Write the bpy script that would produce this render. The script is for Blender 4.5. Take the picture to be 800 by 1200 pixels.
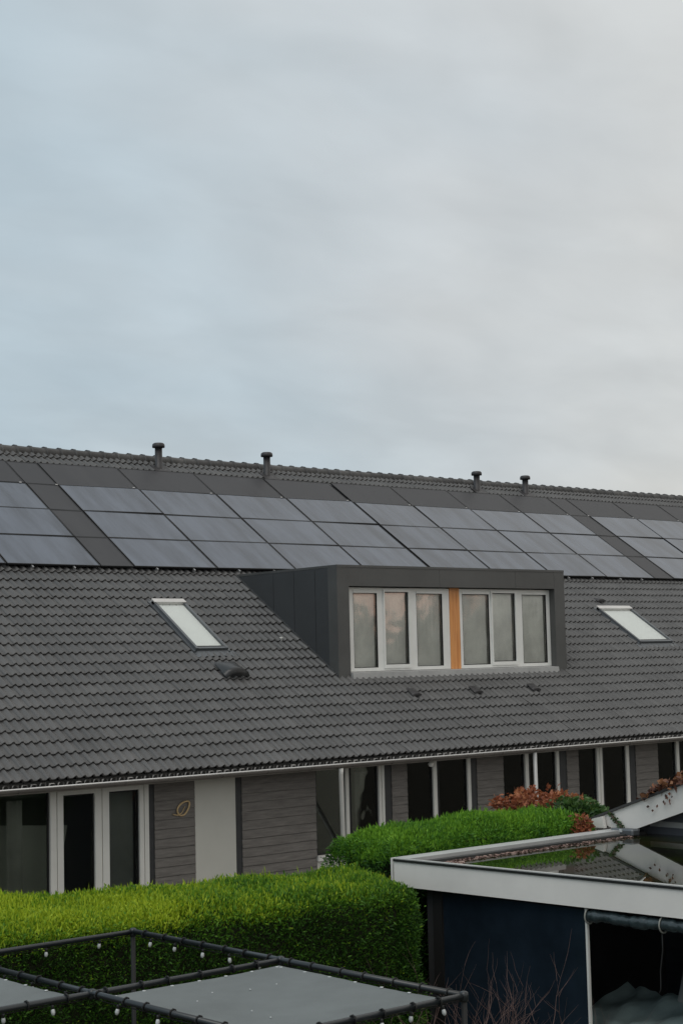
import bpy, bmesh, math, random
import numpy as np
from mathutils import Matrix, Vector

R = math.radians
rnd = random.Random(7)
rng = np.random.default_rng(11)
for o in list(bpy.data.objects):
    bpy.data.objects.remove(o)
scene = bpy.context.scene
col = scene.collection
CZ = 4.7            # camera height above the garden

# ------------------------------------------------------------------ camera
cd = bpy.data.cameras.new('camera'); cam = bpy.data.objects.new('camera', cd); col.objects.link(cam)
cd.sensor_fit = 'VERTICAL'; cd.sensor_height = 36.0; cd.lens = 57.9
cd.clip_start = 0.1; cd.clip_end = 2000
cr, cdn, cf = ((0.75475461, -0.65558742, -0.02346523), (0.04054845, 0.08232365, -0.99578042), (0.65475285, 0.75061838, 0.08871721))
cam.matrix_world = Matrix(((cr[0], -cdn[0], -cf[0], 0), (cr[1], -cdn[1], -cf[1], 0), (cr[2], -cdn[2], -cf[2], CZ), (0, 0, 0, 1)))
scene.camera = cam
scene.view_settings.view_transform = 'Standard'; scene.view_settings.look = 'None'
scene.view_settings.exposure = 0.0; scene.view_settings.gamma = 1.0
scene.view_settings.use_curve_mapping = False

# ------------------------------------------------------------------ sky: overcast evening cloud over a Nishita sky
world = bpy.data.worlds.new('World'); scene.world = world; world.use_nodes = True
nt = world.node_tree; nt.nodes.clear()
def wn(t, **k):
    n = nt.nodes.new(t)
    for a, b in k.items(): setattr(n, a, b)
    return n
L = nt.links.new
SUN_EL, SUN_AZ = R(60), R(238)       # high diffuse light, slightly behind the camera
out = wn('ShaderNodeOutputWorld'); bg = wn('ShaderNodeBackground'); bg.inputs['Strength'].default_value = 0.1
sky = wn('ShaderNodeTexSky', sky_type='NISHITA', sun_disc=False, sun_elevation=SUN_EL, sun_rotation=SUN_AZ)
tc = wn('ShaderNodeTexCoord')
dot = wn('ShaderNodeVectorMath', operation='DOT_PRODUCT'); dot.inputs[1].default_value = (0.755, -0.656, 0.10)
L(tc.outputs['Generated'], dot.inputs[0])
sep = wn('ShaderNodeSeparateXYZ'); L(tc.outputs['Generated'], sep.inputs[0])
zc = wn('ShaderNodeMath', operation='MAXIMUM'); zc.inputs[1].default_value = 0.0; L(sep.outputs['Z'], zc.inputs[0])
zd = wn('ShaderNodeMath', operation='ADD'); zd.inputs[1].default_value = 0.30; L(zc.outputs[0], zd.inputs[0])
dv = wn('ShaderNodeVectorMath', operation='DIVIDE'); L(tc.outputs['Generated'], dv.inputs[0])
cz_ = wn('ShaderNodeCombineXYZ')
for k_ in range(3): L(zd.outputs[0], cz_.inputs[k_])
L(cz_.outputs[0], dv.inputs[1])
mp = wn('ShaderNodeMapping'); mp.inputs['Scale'].default_value = (1.0, 1.5, 1.0); mp.inputs['Rotation'].default_value = (0.0, 0.0, 0.75)
L(dv.outputs['Vector'], mp.inputs['Vector'])
nz = wn('ShaderNodeTexNoise'); nz.inputs['Scale'].default_value = 4.6; nz.inputs['Detail'].default_value = 7; nz.inputs['Roughness'].default_value = 0.48; nz.inputs['Distortion'].default_value = 0.25
L(mp.outputs['Vector'], nz.inputs['Vector'])
nz2 = wn('ShaderNodeTexNoise'); nz2.inputs['Scale'].default_value = 1.6; nz2.inputs['Detail'].default_value = 3
L(mp.outputs['Vector'], nz2.inputs['Vector'])
ma = wn('ShaderNodeMath', operation='MULTIPLY_ADD'); ma.inputs[1].default_value = 0.35; L(nz2.outputs['Fac'], ma.inputs[0]); L(dot.outputs['Value'], ma.inputs[2])
ramp = wn('ShaderNodeValToRGB'); cr_ = ramp.color_ramp
cr_.elements[0].position = 0.0; cr_.elements[0].color = (0.445, 0.535, 0.590, 1)
cr_.elements[1].position = 0.52; cr_.elements[1].color = (0.645, 0.637, 0.605, 1)
e = cr_.elements.new(0.26); e.color = (0.545, 0.578, 0.592, 1)
L(ma.outputs[0], ramp.inputs['Fac'])
# cloud texture: gentle brightness modulation
mr = wn('ShaderNodeMapRange'); mr.inputs['From Min'].default_value = 0.32; mr.inputs['From Max'].default_value = 0.68
mr.inputs['To Min'].default_value = 9.6; mr.inputs['To Max'].default_value = 11.1
L(nz.outputs['Fac'], mr.inputs['Value'])
el_ = wn('ShaderNodeMath', operation='MULTIPLY_ADD'); el_.inputs[1].default_value = 2.6; L(zc.outputs[0], el_.inputs[0]); L(mr.outputs[0], el_.inputs[2])
clp = wn('ShaderNodeMath', operation='MINIMUM'); clp.inputs[1].default_value = 11.8; L(el_.outputs[0], clp.inputs[0])
sc = wn('ShaderNodeVectorMath', operation='SCALE'); L(ramp.outputs['Color'], sc.inputs[0]); L(clp.outputs[0], sc.inputs['Scale'])
mix = wn('ShaderNodeMix', data_type='RGBA'); mix.inputs['Factor'].default_value = 0.93
L(sky.outputs['Color'], mix.inputs[6]); L(sc.outputs['Vector'], mix.inputs[7])
# warm evening glow low in the sky behind the camera (the direction the windows mirror)
dg = wn('ShaderNodeVectorMath', operation='DOT_PRODUCT'); dg.inputs[1].default_value = (0.680, -0.7313, 0.0576)
L(tc.outputs['Generated'], dg.inputs[0])
mg = wn('ShaderNodeMapRange'); mg.inputs['From Min'].default_value = 0.9985; mg.inputs['From Max'].default_value = 1.0; mg.inputs['To Max'].default_value = 0.9
L(dg.outputs['Value'], mg.inputs['Value'])
mix2 = wn('ShaderNodeMix', data_type='RGBA'); mix2.inputs[7].default_value = (30.0, 18.0, 13.5, 1)
L(mg.outputs[0], mix2.inputs['Factor']); L(mix.outputs[2], mix2.inputs[6])
L(mix2.outputs[2], bg.inputs['Color']); L(bg.outputs[0], out.inputs['Surface'])

sl = bpy.data.lights.new('sun', 'SUN'); sl.energy = 0.95; sl.angle = R(40); sl.color = (1.0, 0.95, 0.88)
so = bpy.data.objects.new('sun', sl); col.objects.link(so)
# sun direction vector (towards the sun)
sd = Vector((math.sin(SUN_AZ) * math.cos(SUN_EL), math.cos(SUN_AZ) * math.cos(SUN_EL), math.sin(SUN_EL)))
so.rotation_euler = sd.to_track_quat('Z', 'Y').to_euler()

# ------------------------------------------------------------------ materials
def mat(name, colr, rough=0.6, metal=0.0, spec=0.5, var=0.0, vscale=3.0, bump=0.0, bscale=40.0, coat=0.0, ior=None, stretch=(1, 1, 1), attr=None, attrcols=None, trans=0.0, rvar=0.0):
    m = bpy.data.materials.new(name); m.use_nodes = True
    t = m.node_tree; p = t.nodes['Principled BSDF']
    p.inputs['Base Color'].default_value = (*colr, 1); p.inputs['Roughness'].default_value = rough
    p.inputs['Metallic'].default_value = metal; p.inputs['Specular IOR Level'].default_value = spec
    p.inputs['Coat Weight'].default_value = coat; p.inputs['Coat Roughness'].default_value = 0.06
    if ior: p.inputs['IOR'].default_value = ior
    tcn = t.nodes.new('ShaderNodeTexCoord'); mpn = t.nodes.new('ShaderNodeMapping'); mpn.inputs['Scale'].default_value = stretch
    t.links.new(tcn.outputs['Object'], mpn.inputs['Vector'])
    base = None
    if attr:
        a = t.nodes.new('ShaderNodeAttribute'); a.attribute_name = attr
        r = t.nodes.new('ShaderNodeValToRGB'); r.color_ramp.elements[0].color = (*attrcols[0], 1); r.color_ramp.elements[1].color = (*attrcols[-1], 1)
        for k, c in enumerate(attrcols[1:-1]):
            el = r.color_ramp.elements.new((k + 1) / (len(attrcols) - 1)); el.color = (*c, 1)
        t.links.new(a.outputs['Fac'], r.inputs['Fac']); base = r.outputs['Color']
        t.links.new(base, p.inputs['Base Color'])
    if var > 0:
        n = t.nodes.new('ShaderNodeTexNoise'); n.inputs['Scale'].default_value = vscale; n.inputs['Detail'].default_value = 7; n.inputs['Roughness'].default_value = 0.62
        t.links.new(mpn.outputs['Vector'], n.inputs['Vector'])
        mrn = t.nodes.new('ShaderNodeMapRange'); mrn.inputs['From Min'].default_value = 0.3; mrn.inputs['From Max'].default_value = 0.7
        mrn.inputs['To Min'].default_value = 1 - var; mrn.inputs['To Max'].default_value = 1 + var
        t.links.new(n.outputs['Fac'], mrn.inputs['Value'])
        s = t.nodes.new('ShaderNodeVectorMath'); s.operation = 'SCALE'
        if base: t.links.new(base, s.inputs[0])
        else: s.inputs[0].default_value = colr
        t.links.new(mrn.outputs[0], s.inputs['Scale']); t.links.new(s.outputs['Vector'], p.inputs['Base Color'])
        if rvar:
            m2 = t.nodes.new('ShaderNodeMapRange'); m2.inputs['From Min'].default_value = 0.3; m2.inputs['From Max'].default_value = 0.7
            m2.inputs['To Min'].default_value = max(0.0, rough - rvar); m2.inputs['To Max'].default_value = rough + rvar
            t.links.new(n.outputs['Fac'], m2.inputs['Value']); t.links.new(m2.outputs[0], p.inputs['Roughness'])
    if bump > 0:
        nb = t.nodes.new('ShaderNodeTexNoise'); nb.inputs['Scale'].default_value = bscale; nb.inputs['Detail'].default_value = 4
        t.links.new(mpn.outputs['Vector'], nb.inputs['Vector'])
        b = t.nodes.new('ShaderNodeBump'); b.inputs['Strength'].default_value = bump; b.inputs['Distance'].default_value = 0.01
        t.links.new(nb.outputs['Fac'], b.inputs['Height']); t.links.new(b.outputs[0], p.inputs['Normal'])
    if trans > 0:
        tr = t.nodes.new('ShaderNodeBsdfTranslucent'); mx = t.nodes.new('ShaderNodeMixShader'); mx.inputs[0].default_value = trans
        src = p.inputs['Base Color'].links[0].from_socket if p.inputs['Base Color'].links else None
        if src: t.links.new(src, tr.inputs['Color'])
        else: tr.inputs['Color'].default_value = (*colr, 1)
        t.links.new(p.outputs[0], mx.inputs[1]); t.links.new(tr.outputs[0], mx.inputs[2])
        t.links.new(mx.outputs[0], t.nodes['Material Output'].inputs['Surface'])
    return m

def glass(name, tint, refl_rough=0.02, ior=1.5, alpha=1.0, wav=0.0):
    """window glass: clear tinted transmission plus a Fresnel mirror"""
    m = bpy.data.materials.new(name); m.use_nodes = True; t = m.node_tree; t.nodes.clear()
    o = t.nodes.new('ShaderNodeOutputMaterial'); tr = t.nodes.new('ShaderNodeBsdfTransparent'); tr.inputs[0].default_value = (*tint, 1)
    g = t.nodes.new('ShaderNodeBsdfGlossy'); g.inputs['Roughness'].default_value = refl_rough; g.inputs['Color'].default_value = (0.95, 0.95, 0.95, 1)
    f = t.nodes.new('ShaderNodeFresnel'); f.inputs['IOR'].default_value = ior
    mx = t.nodes.new('ShaderNodeMixShader'); t.links.new(f.outputs[0], mx.inputs[0]); t.links.new(tr.outputs[0], mx.inputs[1]); t.links.new(g.outputs[0], mx.inputs[2])
    if wav:
        n = t.nodes.new('ShaderNodeTexNoise'); n.inputs['Scale'].default_value = 1.6; tcn = t.nodes.new('ShaderNodeTexCoord'); t.links.new(tcn.outputs['Object'], n.inputs['Vector'])
        b = t.nodes.new('ShaderNodeBump'); b.inputs['Strength'].default_value = wav; b.inputs['Distance'].default_value = 0.05
        t.links.new(n.outputs['Fac'], b.inputs['Height']); t.links.new(b.outputs[0], g.inputs['Normal'])
    t.links.new(mx.outputs[0], o.inputs['Surface'])
    return m

M = {}
M['tile'] = mat('roof_tile', (0.088, 0.086, 0.086), 0.42, var=0.17, vscale=1.3, bump=0.25, bscale=60, attr='tint', attrcols=((0.072, 0.071, 0.071), (0.092, 0.090, 0.089)), spec=0.5)
M['ridge'] = mat('ridge_tile', (0.115, 0.110, 0.105), 0.65, var=0.3, vscale=2.5, bump=0.3, attr='tint', attrcols=((0.058, 0.057, 0.057), (0.095, 0.093, 0.091)))
M['eave_pale'] = mat('eave_pale_row', (0.34, 0.325, 0.31), 0.6, var=0.35, vscale=4)
M['zinc'] = mat('zinc', (0.20, 0.18, 0.165), 0.5, 0.25, var=0.15, vscale=1.5)
M['lip'] = mat('gutter_lip', (0.62, 0.60, 0.58), 0.35, 0.3, var=0.1, vscale=2)
M['soffit'] = mat('soffit_board', (0.27, 0.245, 0.22), 0.7, var=0.12)
M['white'] = mat('white_paint', (0.70, 0.69, 0.65), 0.4, var=0.06, vscale=2, bump=0.05)
M['pvc'] = mat('white_upvc', (0.80, 0.80, 0.77), 0.32, var=0.05, vscale=3)
M['cream'] = mat('cream_panel', (0.56, 0.55, 0.50), 0.55, var=0.05, vscale=1.2)
M['dark'] = mat('charcoal_board', (0.035, 0.036, 0.038), 0.55, var=0.15)
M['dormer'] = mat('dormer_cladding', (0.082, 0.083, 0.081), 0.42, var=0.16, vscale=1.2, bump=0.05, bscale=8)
M['cheek'] = mat('shaded_side_cladding', (0.050, 0.053, 0.056), 0.45, var=0.10, vscale=1.1)  # darker than the front: dimmer light on the sides put into the colour
M['lead'] = mat('lead_flashing', (0.30, 0.30, 0.30), 0.5, 0.2, var=0.2, vscale=3)
M['rubber'] = mat('black_gasket', (0.012, 0.012, 0.013), 0.5)
M['blind'] = mat('window_blind', (0.88, 0.88, 0.84), 0.85, var=0.16, vscale=1.6, bump=0.1)
M['whiteblind'] = mat('white_shade', (0.82, 0.84, 0.82), 0.45, var=0.02, coat=0.0)
M['roomwall'] = mat('room_wall', (0.32, 0.33, 0.31), 0.9)
M['board'] = mat('pale_board', (0.70, 0.71, 0.66), 0.8, var=0.05)
M['glass'] = glass('window_glass', (0.78, 0.80, 0.78), 0.0, 1.5, wav=0.02)
M['glass_up'] = glass('dormer_glass', (0.96, 0.97, 0.96), 0.05, 1.55, wav=0.15)
M['black'] = mat('black_metal', (0.020, 0.021, 0.022), 0.35, 0.0, var=0.1)
M['flue'] = mat('flue_metal', (0.040, 0.038, 0.040), 0.5, 0.1, var=0.25, vscale=6)
M['brass'] = mat('brass', (0.62, 0.45, 0.24), 0.4, 0.3)
M['alu'] = mat('aluminium', (0.6, 0.6, 0.6), 0.35, 0.8)
M['winframe'] = mat('skylight_frame', (0.13, 0.14, 0.15), 0.4, 0.4, var=0.1)
def wet_mat():
    """still rain water: mottled olive and brown base under a smooth reflecting film"""
    m = mat('rain_water', (0.02, 0.02, 0.012), 0.012, ior=1.36); t = m.node_tree; p = t.nodes['Principled BSDF']
    n = t.nodes.new('ShaderNodeTexNoise'); n.inputs['Scale'].default_value = 1.1; n.inputs['Detail'].default_value = 6
    t.links.new(t.nodes['Texture Coordinate'].outputs['Object'], n.inputs['Vector'])
    r = t.nodes.new('ShaderNodeValToRGB'); e_ = r.color_ramp.elements
    e_[0].position = 0.36; e_[0].color = (0.008, 0.008, 0.006, 1); e_[1].position = 0.66; e_[1].color = (0.040, 0.020, 0.012, 1)
    q = e_.new(0.48); q.color = (0.014, 0.020, 0.005, 1)
    t.links.new(n.outputs['Fac'], r.inputs['Fac']); t.links.new(r.outputs['Color'], p.inputs['Base Color'])
    return m
M['water'] = wet_mat()
M['bitumen'] = mat('roof_felt', (0.045, 0.045, 0.043), 0.8, var=0.3)
M['soil'] = mat('soil', (0.07, 0.065, 0.045), 0.95, var=0.4, vscale=2, bump=0.5, bscale=10)
M['blue'] = mat('dark_blue_screen', (0.015, 0.024, 0.036), 0.10, spec=0.45, var=0.4, vscale=0.8, bump=0.12, bscale=1.5)
M['vinyl'] = mat('rolled_vinyl', (0.035, 0.05, 0.055), 0.18, spec=0.6, var=0.5, vscale=9, bump=0.8, bscale=18)
M['strap'] = mat('strap_webbing', (0.30, 0.30, 0.27), 0.6)
M['tube'] = mat('powder_coated_tube', (0.014, 0.018, 0.021), 0.32, 0.0, spec=0.6, var=0.15)
M['lash'] = mat('black_lashing', (0.008, 0.008, 0.008), 0.7)
M['shade'] = mat('shade_cloth', (0.15, 0.165, 0.165), 0.85, var=0.13, vscale=1.8, bump=0.25, bscale=220)
M['bulb'] = mat('frosted_bulb', (0.55, 0.57, 0.57), 0.15, spec=0.6)
M['bulbcap'] = mat('bulb_socket', (0.02, 0.02, 0.02), 0.4)
M['bark'] = mat('bark', (0.09, 0.06, 0.045), 0.9, var=0.3, vscale=8)
M['twig'] = mat('red_twig', (0.12, 0.072, 0.062), 0.7, var=0.4, vscale=6)
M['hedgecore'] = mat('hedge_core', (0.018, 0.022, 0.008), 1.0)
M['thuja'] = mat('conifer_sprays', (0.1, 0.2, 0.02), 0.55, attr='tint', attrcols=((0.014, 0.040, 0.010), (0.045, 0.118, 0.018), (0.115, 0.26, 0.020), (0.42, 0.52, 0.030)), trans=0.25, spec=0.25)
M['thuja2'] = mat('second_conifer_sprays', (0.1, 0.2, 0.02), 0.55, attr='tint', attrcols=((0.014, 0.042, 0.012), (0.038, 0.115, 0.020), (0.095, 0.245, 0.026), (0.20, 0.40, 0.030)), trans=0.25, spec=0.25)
M['leafgreen'] = mat('green_leaves', (0.1, 0.2, 0.02), 0.5, attr='tint', attrcols=((0.018, 0.05, 0.012), (0.05, 0.12, 0.03), (0.12, 0.21, 0.045)), trans=0.3)
M['leafred'] = mat('rust_leaves', (0.3, 0.08, 0.04), 0.6, attr='tint', attrcols=((0.11, 0.035, 0.020), (0.33, 0.10, 0.045), (0.50, 0.21, 0.09)), trans=0.3)
M['leafivy'] = mat('withered_creeper_leaves', (0.3, 0.08, 0.04), 0.6, attr='tint', attrcols=((0.035, 0.018, 0.014), (0.14, 0.048, 0.026), (0.36, 0.17, 0.08)), trans=0.2)
M['treeleaf'] = mat('tree_leaves', (0.04, 0.05, 0.02), 0.8, attr='tint', attrcols=((0.018, 0.024, 0.010), (0.05, 0.06, 0.025)))
M['gable'] = mat('gable_boards', (0.11, 0.115, 0.13), 0.7, var=0.12, stretch=(1, 1, 8))
M['shedroof'] = mat('shed_roof_felt', (0.05, 0.05, 0.05), 0.8, var=0.3)
M['fasciawhite'] = mat('weathered_white_fascia', (0.78, 0.75, 0.71), 0.5, var=0.07, vscale=1.2, bump=0.05)
M['capgrey'] = mat('roof_edge_trim', (0.48, 0.48, 0.47), 0.4, 0.15, var=0.12, vscale=2)
M['sillgrey'] = mat('lead_sill', (0.36, 0.36, 0.355), 0.55, var=0.15, vscale=3)
M['cloth'] = mat('grey_cloth', (0.34, 0.345, 0.33), 0.9, var=0.12, bump=0.3, bscale=60)
M['teal'] = mat('teal_cloth', (0.28, 0.36, 0.35), 0.9, var=0.15, bump=0.3, bscale=60)
M['curtain'] = mat('grey_curtain', (0.36, 0.365, 0.35), 0.9, var=0.1)

def siding_mat():
    m = bpy.data.materials.new('grey_brown_siding'); m.use_nodes = True; t = m.node_tree; p = t.nodes['Principled BSDF']
    tcn = t.nodes.new('ShaderNodeTexCoord'); mpn = t.nodes.new('ShaderNodeMapping'); mpn.inputs['Scale'].default_value = (1.2, 1.0, 14)
    t.links.new(tcn.outputs['Object'], mpn.inputs['Vector'])
    n = t.nodes.new('ShaderNodeTexNoise'); n.inputs['Scale'].default_value = 2.2; n.inputs['Detail'].default_value = 8; n.inputs['Roughness'].default_value = 0.7
    t.links.new(mpn.outputs['Vector'], n.inputs['Vector'])
    r = t.nodes.new('ShaderNodeValToRGB'); r.color_ramp.elements[0].position = 0.3; r.color_ramp.elements[1].position = 0.72
    r.color_ramp.elements[0].color = (0.100, 0.091, 0.083, 1); r.color_ramp.elements[1].color = (0.225, 0.207, 0.190, 1)
    t.links.new(n.outputs['Fac'], r.inputs['Fac']); t.links.new(r.outputs['Color'], p.inputs['Base Color'])
    p.inputs['Roughness'].default_value = 0.7
    b = t.nodes.new('ShaderNodeBump'); b.inputs['Strength'].default_value = 0.3; b.inputs['Distance'].default_value = 0.01
    t.links.new(n.outputs['Fac'], b.inputs['Height']); t.links.new(b.outputs[0], p.inputs['Normal'])
    return m
M['siding'] = siding_mat()
def cedar_mat():
    m = bpy.data.materials.new('cedar'); m.use_nodes = True; t = m.node_tree; p = t.nodes['Principled BSDF']
    tcn = t.nodes.new('ShaderNodeTexCoord'); mpn = t.nodes.new('ShaderNodeMapping'); mpn.inputs['Scale'].default_value = (18, 18, 0.9)
    t.links.new(tcn.outputs['Object'], mpn.inputs['Vector'])
    n = t.nodes.new('ShaderNodeTexNoise'); n.inputs['Scale'].default_value = 1.5; n.inputs['Detail'].default_value = 6
    t.links.new(mpn.outputs['Vector'], n.inputs['Vector'])
    r = t.nodes.new('ShaderNodeValToRGB'); r.color_ramp.elements[0].position = 0.3; r.color_ramp.elements[1].position = 0.7
    r.color_ramp.elements[0].color = (0.58, 0.215, 0.06, 1); r.color_ramp.elements[1].color = (0.88, 0.42, 0.15, 1)
    t.links.new(n.outputs['Fac'], r.inputs['Fac']); t.links.new(r.outputs['Color'], p.inputs['Base Color'])
    p.inputs['Roughness'].default_value = 0.45
    return m
M['cedar'] = cedar_mat()
def panel_mat(name, c0, c1, rough, ior, streak):
    """solar glass: dark cells under coated glass, with streaky cloud reflections put into the colour down the slope"""
    m = bpy.data.materials.new(name); m.use_nodes = True; t = m.node_tree; p = t.nodes['Principled BSDF']
    tcn = t.nodes.new('ShaderNodeTexCoord'); oi = t.nodes.new('ShaderNodeObjectInfo')
    ad = t.nodes.new('ShaderNodeVectorMath'); ad.operation = 'MULTIPLY_ADD'
    geo = t.nodes.new('ShaderNodeNewGeometry')
    mpn = t.nodes.new('ShaderNodeMapping'); mpn.inputs['Scale'].default_value = (2.4, 0.45, 0.45)
    t.links.new(geo.outputs['Position'], mpn.inputs['Vector'])
    n = t.nodes.new('ShaderNodeTexNoise'); n.inputs['Scale'].default_value = 1.1; n.inputs['Detail'].default_value = 7; n.inputs['Roughness'].default_value = 0.6
    t.links.new(mpn.outputs['Vector'], n.inputs['Vector'])
    r = t.nodes.new('ShaderNodeValToRGB'); r.color_ramp.elements[0].position = 0.35; r.color_ramp.elements[1].position = 0.65
    r.color_ramp.elements[0].color = (*c0, 1); r.color_ramp.elements[1].color = (*c1, 1)
    t.links.new(n.outputs['Fac'], r.inputs['Fac']); t.links.new(r.outputs['Color'], p.inputs['Base Color'])
    mr2 = t.nodes.new('ShaderNodeMapRange'); mr2.inputs['From Min'].default_value = 0.3; mr2.inputs['From Max'].default_value = 0.7
    mr2.inputs['To Min'].default_value = rough; mr2.inputs['To Max'].default_value = rough + streak
    t.links.new(n.outputs['Fac'], mr2.inputs['Value']); t.links.new(mr2.outputs[0], p.inputs['Roughness'])
    p.inputs['IOR'].default_value = ior
    return m
M['cells'] = panel_mat('solar_glass', (0.036, 0.047, 0.068), (0.092, 0.112, 0.150), 0.08, 1.66, 0.12)
M['cellsdark'] = panel_mat('matte_solar_glass', (0.040, 0.040, 0.044), (0.058, 0.058, 0.062), 0.45, 1.35, 0.1)
M['pframe'] = mat('panel_frame', (0.010, 0.010, 0.011), 0.5)

# ------------------------------------------------------------------ mesh helpers
class MB:
    def __init__(s): s.v = []; s.f = []; s.sm = []
    def add(s, v, f, smooth=False):
        k = len(s.v); s.v.extend([tuple(p) for p in v]); s.f.extend([tuple(i + k for i in q) for q in f]); s.sm.extend([smooth] * len(f)); return s
    def box(s, x0, x1, y0, y1, z0, z1):
        v = [(x, y, z) for z in (z0, z1) for y in (y0, y1) for x in (x0, x1)]
        return s.add(v, [(0, 2, 3, 1), (4, 5, 7, 6), (0, 1, 5, 4), (2, 6, 7, 3), (0, 4, 6, 2), (1, 3, 7, 5)])
    def prism(s, pts, d):
        """pts: planar polygon (3d), d: extrusion vector"""
        n = len(pts); d = Vector(d); a = [Vector(p) for p in pts]
        v = a + [p + d for p in a]
        return s.add(v, [tuple(range(n))[::-1], tuple(range(n, 2 * n))] + [(i, (i + 1) % n, (i + 1) % n + n, i + n) for i in range(n)])
    def tube(s, pts, r, seg=10, cap=True):
        pts = [Vector(p) for p in pts]; n = len(pts)
        rs = r if isinstance(r, (list, tuple)) else [r] * n
        v = []; prev = None
        for i, p in enumerate(pts):
            t = (pts[min(i + 1, n - 1)] - pts[max(i - 1, 0)]).normalized()
            if prev is None:
                u = t.cross(Vector((0, 0, 1)));
                if u.length < 0.1: u = t.cross(Vector((1, 0, 0)))
            else: u = prev - t * prev.dot(t)
            u.normalize(); prev = u; w = t.cross(u)
            for k in range(seg):
                a = 2 * math.pi * k / seg; v.append(p + (u * math.cos(a) + w * math.sin(a)) * rs[i])
        f = [(i * seg + k, i * seg + (k + 1) % seg, (i + 1) * seg + (k + 1) % seg, (i + 1) * seg + k) for i in range(n - 1) for k in range(seg)]
        if cap: f += [tuple(range(seg))[::-1], tuple((n - 1) * seg + k for k in range(seg))]
        return s.add(v, f, True)
    def lathe(s, c, prof, seg=20):
        """prof: list of (r, z) relative to c, about the vertical"""
        v = []; n = len(prof)
        for r, z in prof:
            for k in range(seg):
                a = 2 * math.pi * k / seg; v.append((c[0] + r * math.cos(a), c[1] + r * math.sin(a), c[2] + z))
        f = [(i * seg + k, i * seg + (k + 1) % seg, (i + 1) * seg + (k + 1) % seg, (i + 1) * seg + k) for i in range(n - 1) for k in range(seg)]
        f += [tuple(range(seg))[::-1], tuple((n - 1) * seg + k for k in range(seg))]
        return s.add(v, f, True)
    def build(s, name, m, parent=None, bevel=0.0, tint=None):
        off = Vector((0, 0, 0)); p = parent
        while p is not None and p.get('_rot') is None:
            off = off + p.location; p = p.parent
        me = bpy.data.meshes.new(name)
        me.from_pydata([(a - off[0], b - off[1], c - off[2]) for a, b, c in s.v] if parent is not None else s.v, [], s.f)
        me.polygons.foreach_set('use_smooth', s.sm)
        if bevel > 0:
            bm = bmesh.new(); bm.from_mesh(me); bmesh.ops.bevel(bm, geom=bm.edges[:], offset=bevel, segments=1, affect='EDGES', clamp_overlap=True); bm.to_mesh(me); bm.free()
        me.materials.append(m)
        o = bpy.data.objects.new(name, me); col.objects.link(o)
        if parent is not None: o.parent = parent
        return o

def np_mesh(name, V, F, m, parent=None, tint=None, smooth=False):
    """V (n,3) float, F (m,k) int with constant k"""
    off = np.zeros(3); p = parent
    while p is not None:
        off += np.array(p.location); p = p.parent
    V = (V - off).astype(np.float32)
    me = bpy.data.meshes.new(name); me.vertices.add(len(V)); me.vertices.foreach_set('co', V.ravel())
    k = F.shape[1]; me.loops.add(F.size); me.loops.foreach_set('vertex_index', F.ravel().astype(np.int32))
    me.polygons.add(len(F)); me.polygons.foreach_set('loop_start', np.arange(0, F.size, k, dtype=np.int32)); me.polygons.foreach_set('loop_total', np.full(len(F), k, np.int32))
    me.update(calc_edges=True)
    if smooth: me.polygons.foreach_set('use_smooth', np.ones(len(F), bool))
    if tint is not None:
        a = me.attributes.new('tint', 'FLOAT', 'POINT'); a.data.foreach_set('value', tint.astype(np.float32))
    me.materials.append(m)
    o = bpy.data.objects.new(name, me); col.objects.link(o)
    if parent is not None: o.parent = parent
    return o

def tag(o, label=None, cat=None, group=None, kind=None):
    if label: o['label'] = label
    if cat: o['category'] = cat
    if group: o['group'] = group
    if kind: o['kind'] = kind
    return o
def thing(name, label, cat, loc=(0, 0, 0), group=None):
    o = bpy.data.objects.new(name, None); col.objects.link(o); o.location = loc; o.empty_display_size = 0.2
    return tag(o, label, cat, group)

# ------------------------------------------------------------------ ground
g = MB().add([(-400, -400, 0), (500, -400, 0), (500, 600, 0), (-400, 600, 0)], [(0, 1, 2, 3)]).build('ground', M['soil']); tag(g, kind='structure')
M['paving'] = mat('paving', (0.20, 0.19, 0.18), 0.85, var=0.2, vscale=1.5, bump=0.3)
p_ = MB().box(-10, 75, 17.2, 21.42, 0.0, 0.03).build('garden_path', M['paving']); tag(p_, kind='structure')

# ------------------------------------------------------------------ the terraced house
TH = 0.588148; ct, st = math.cos(TH), math.sin(TH)
def slope(x, s, off=0.0):
    """a point on the front roof plane: x along the row, s up the slope, off outwards"""
    q = -13.0 + off
    return (x, s * ct - q * st, s * st + q * ct + CZ)
HX0, HX1 = -4.0, 66.0
house = thing('terraced_house', 'long terraced house with dark grey tiled roof, boarded facade and a flat topped dormer', 'house', (20.0, 21.42, 0.0))

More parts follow.
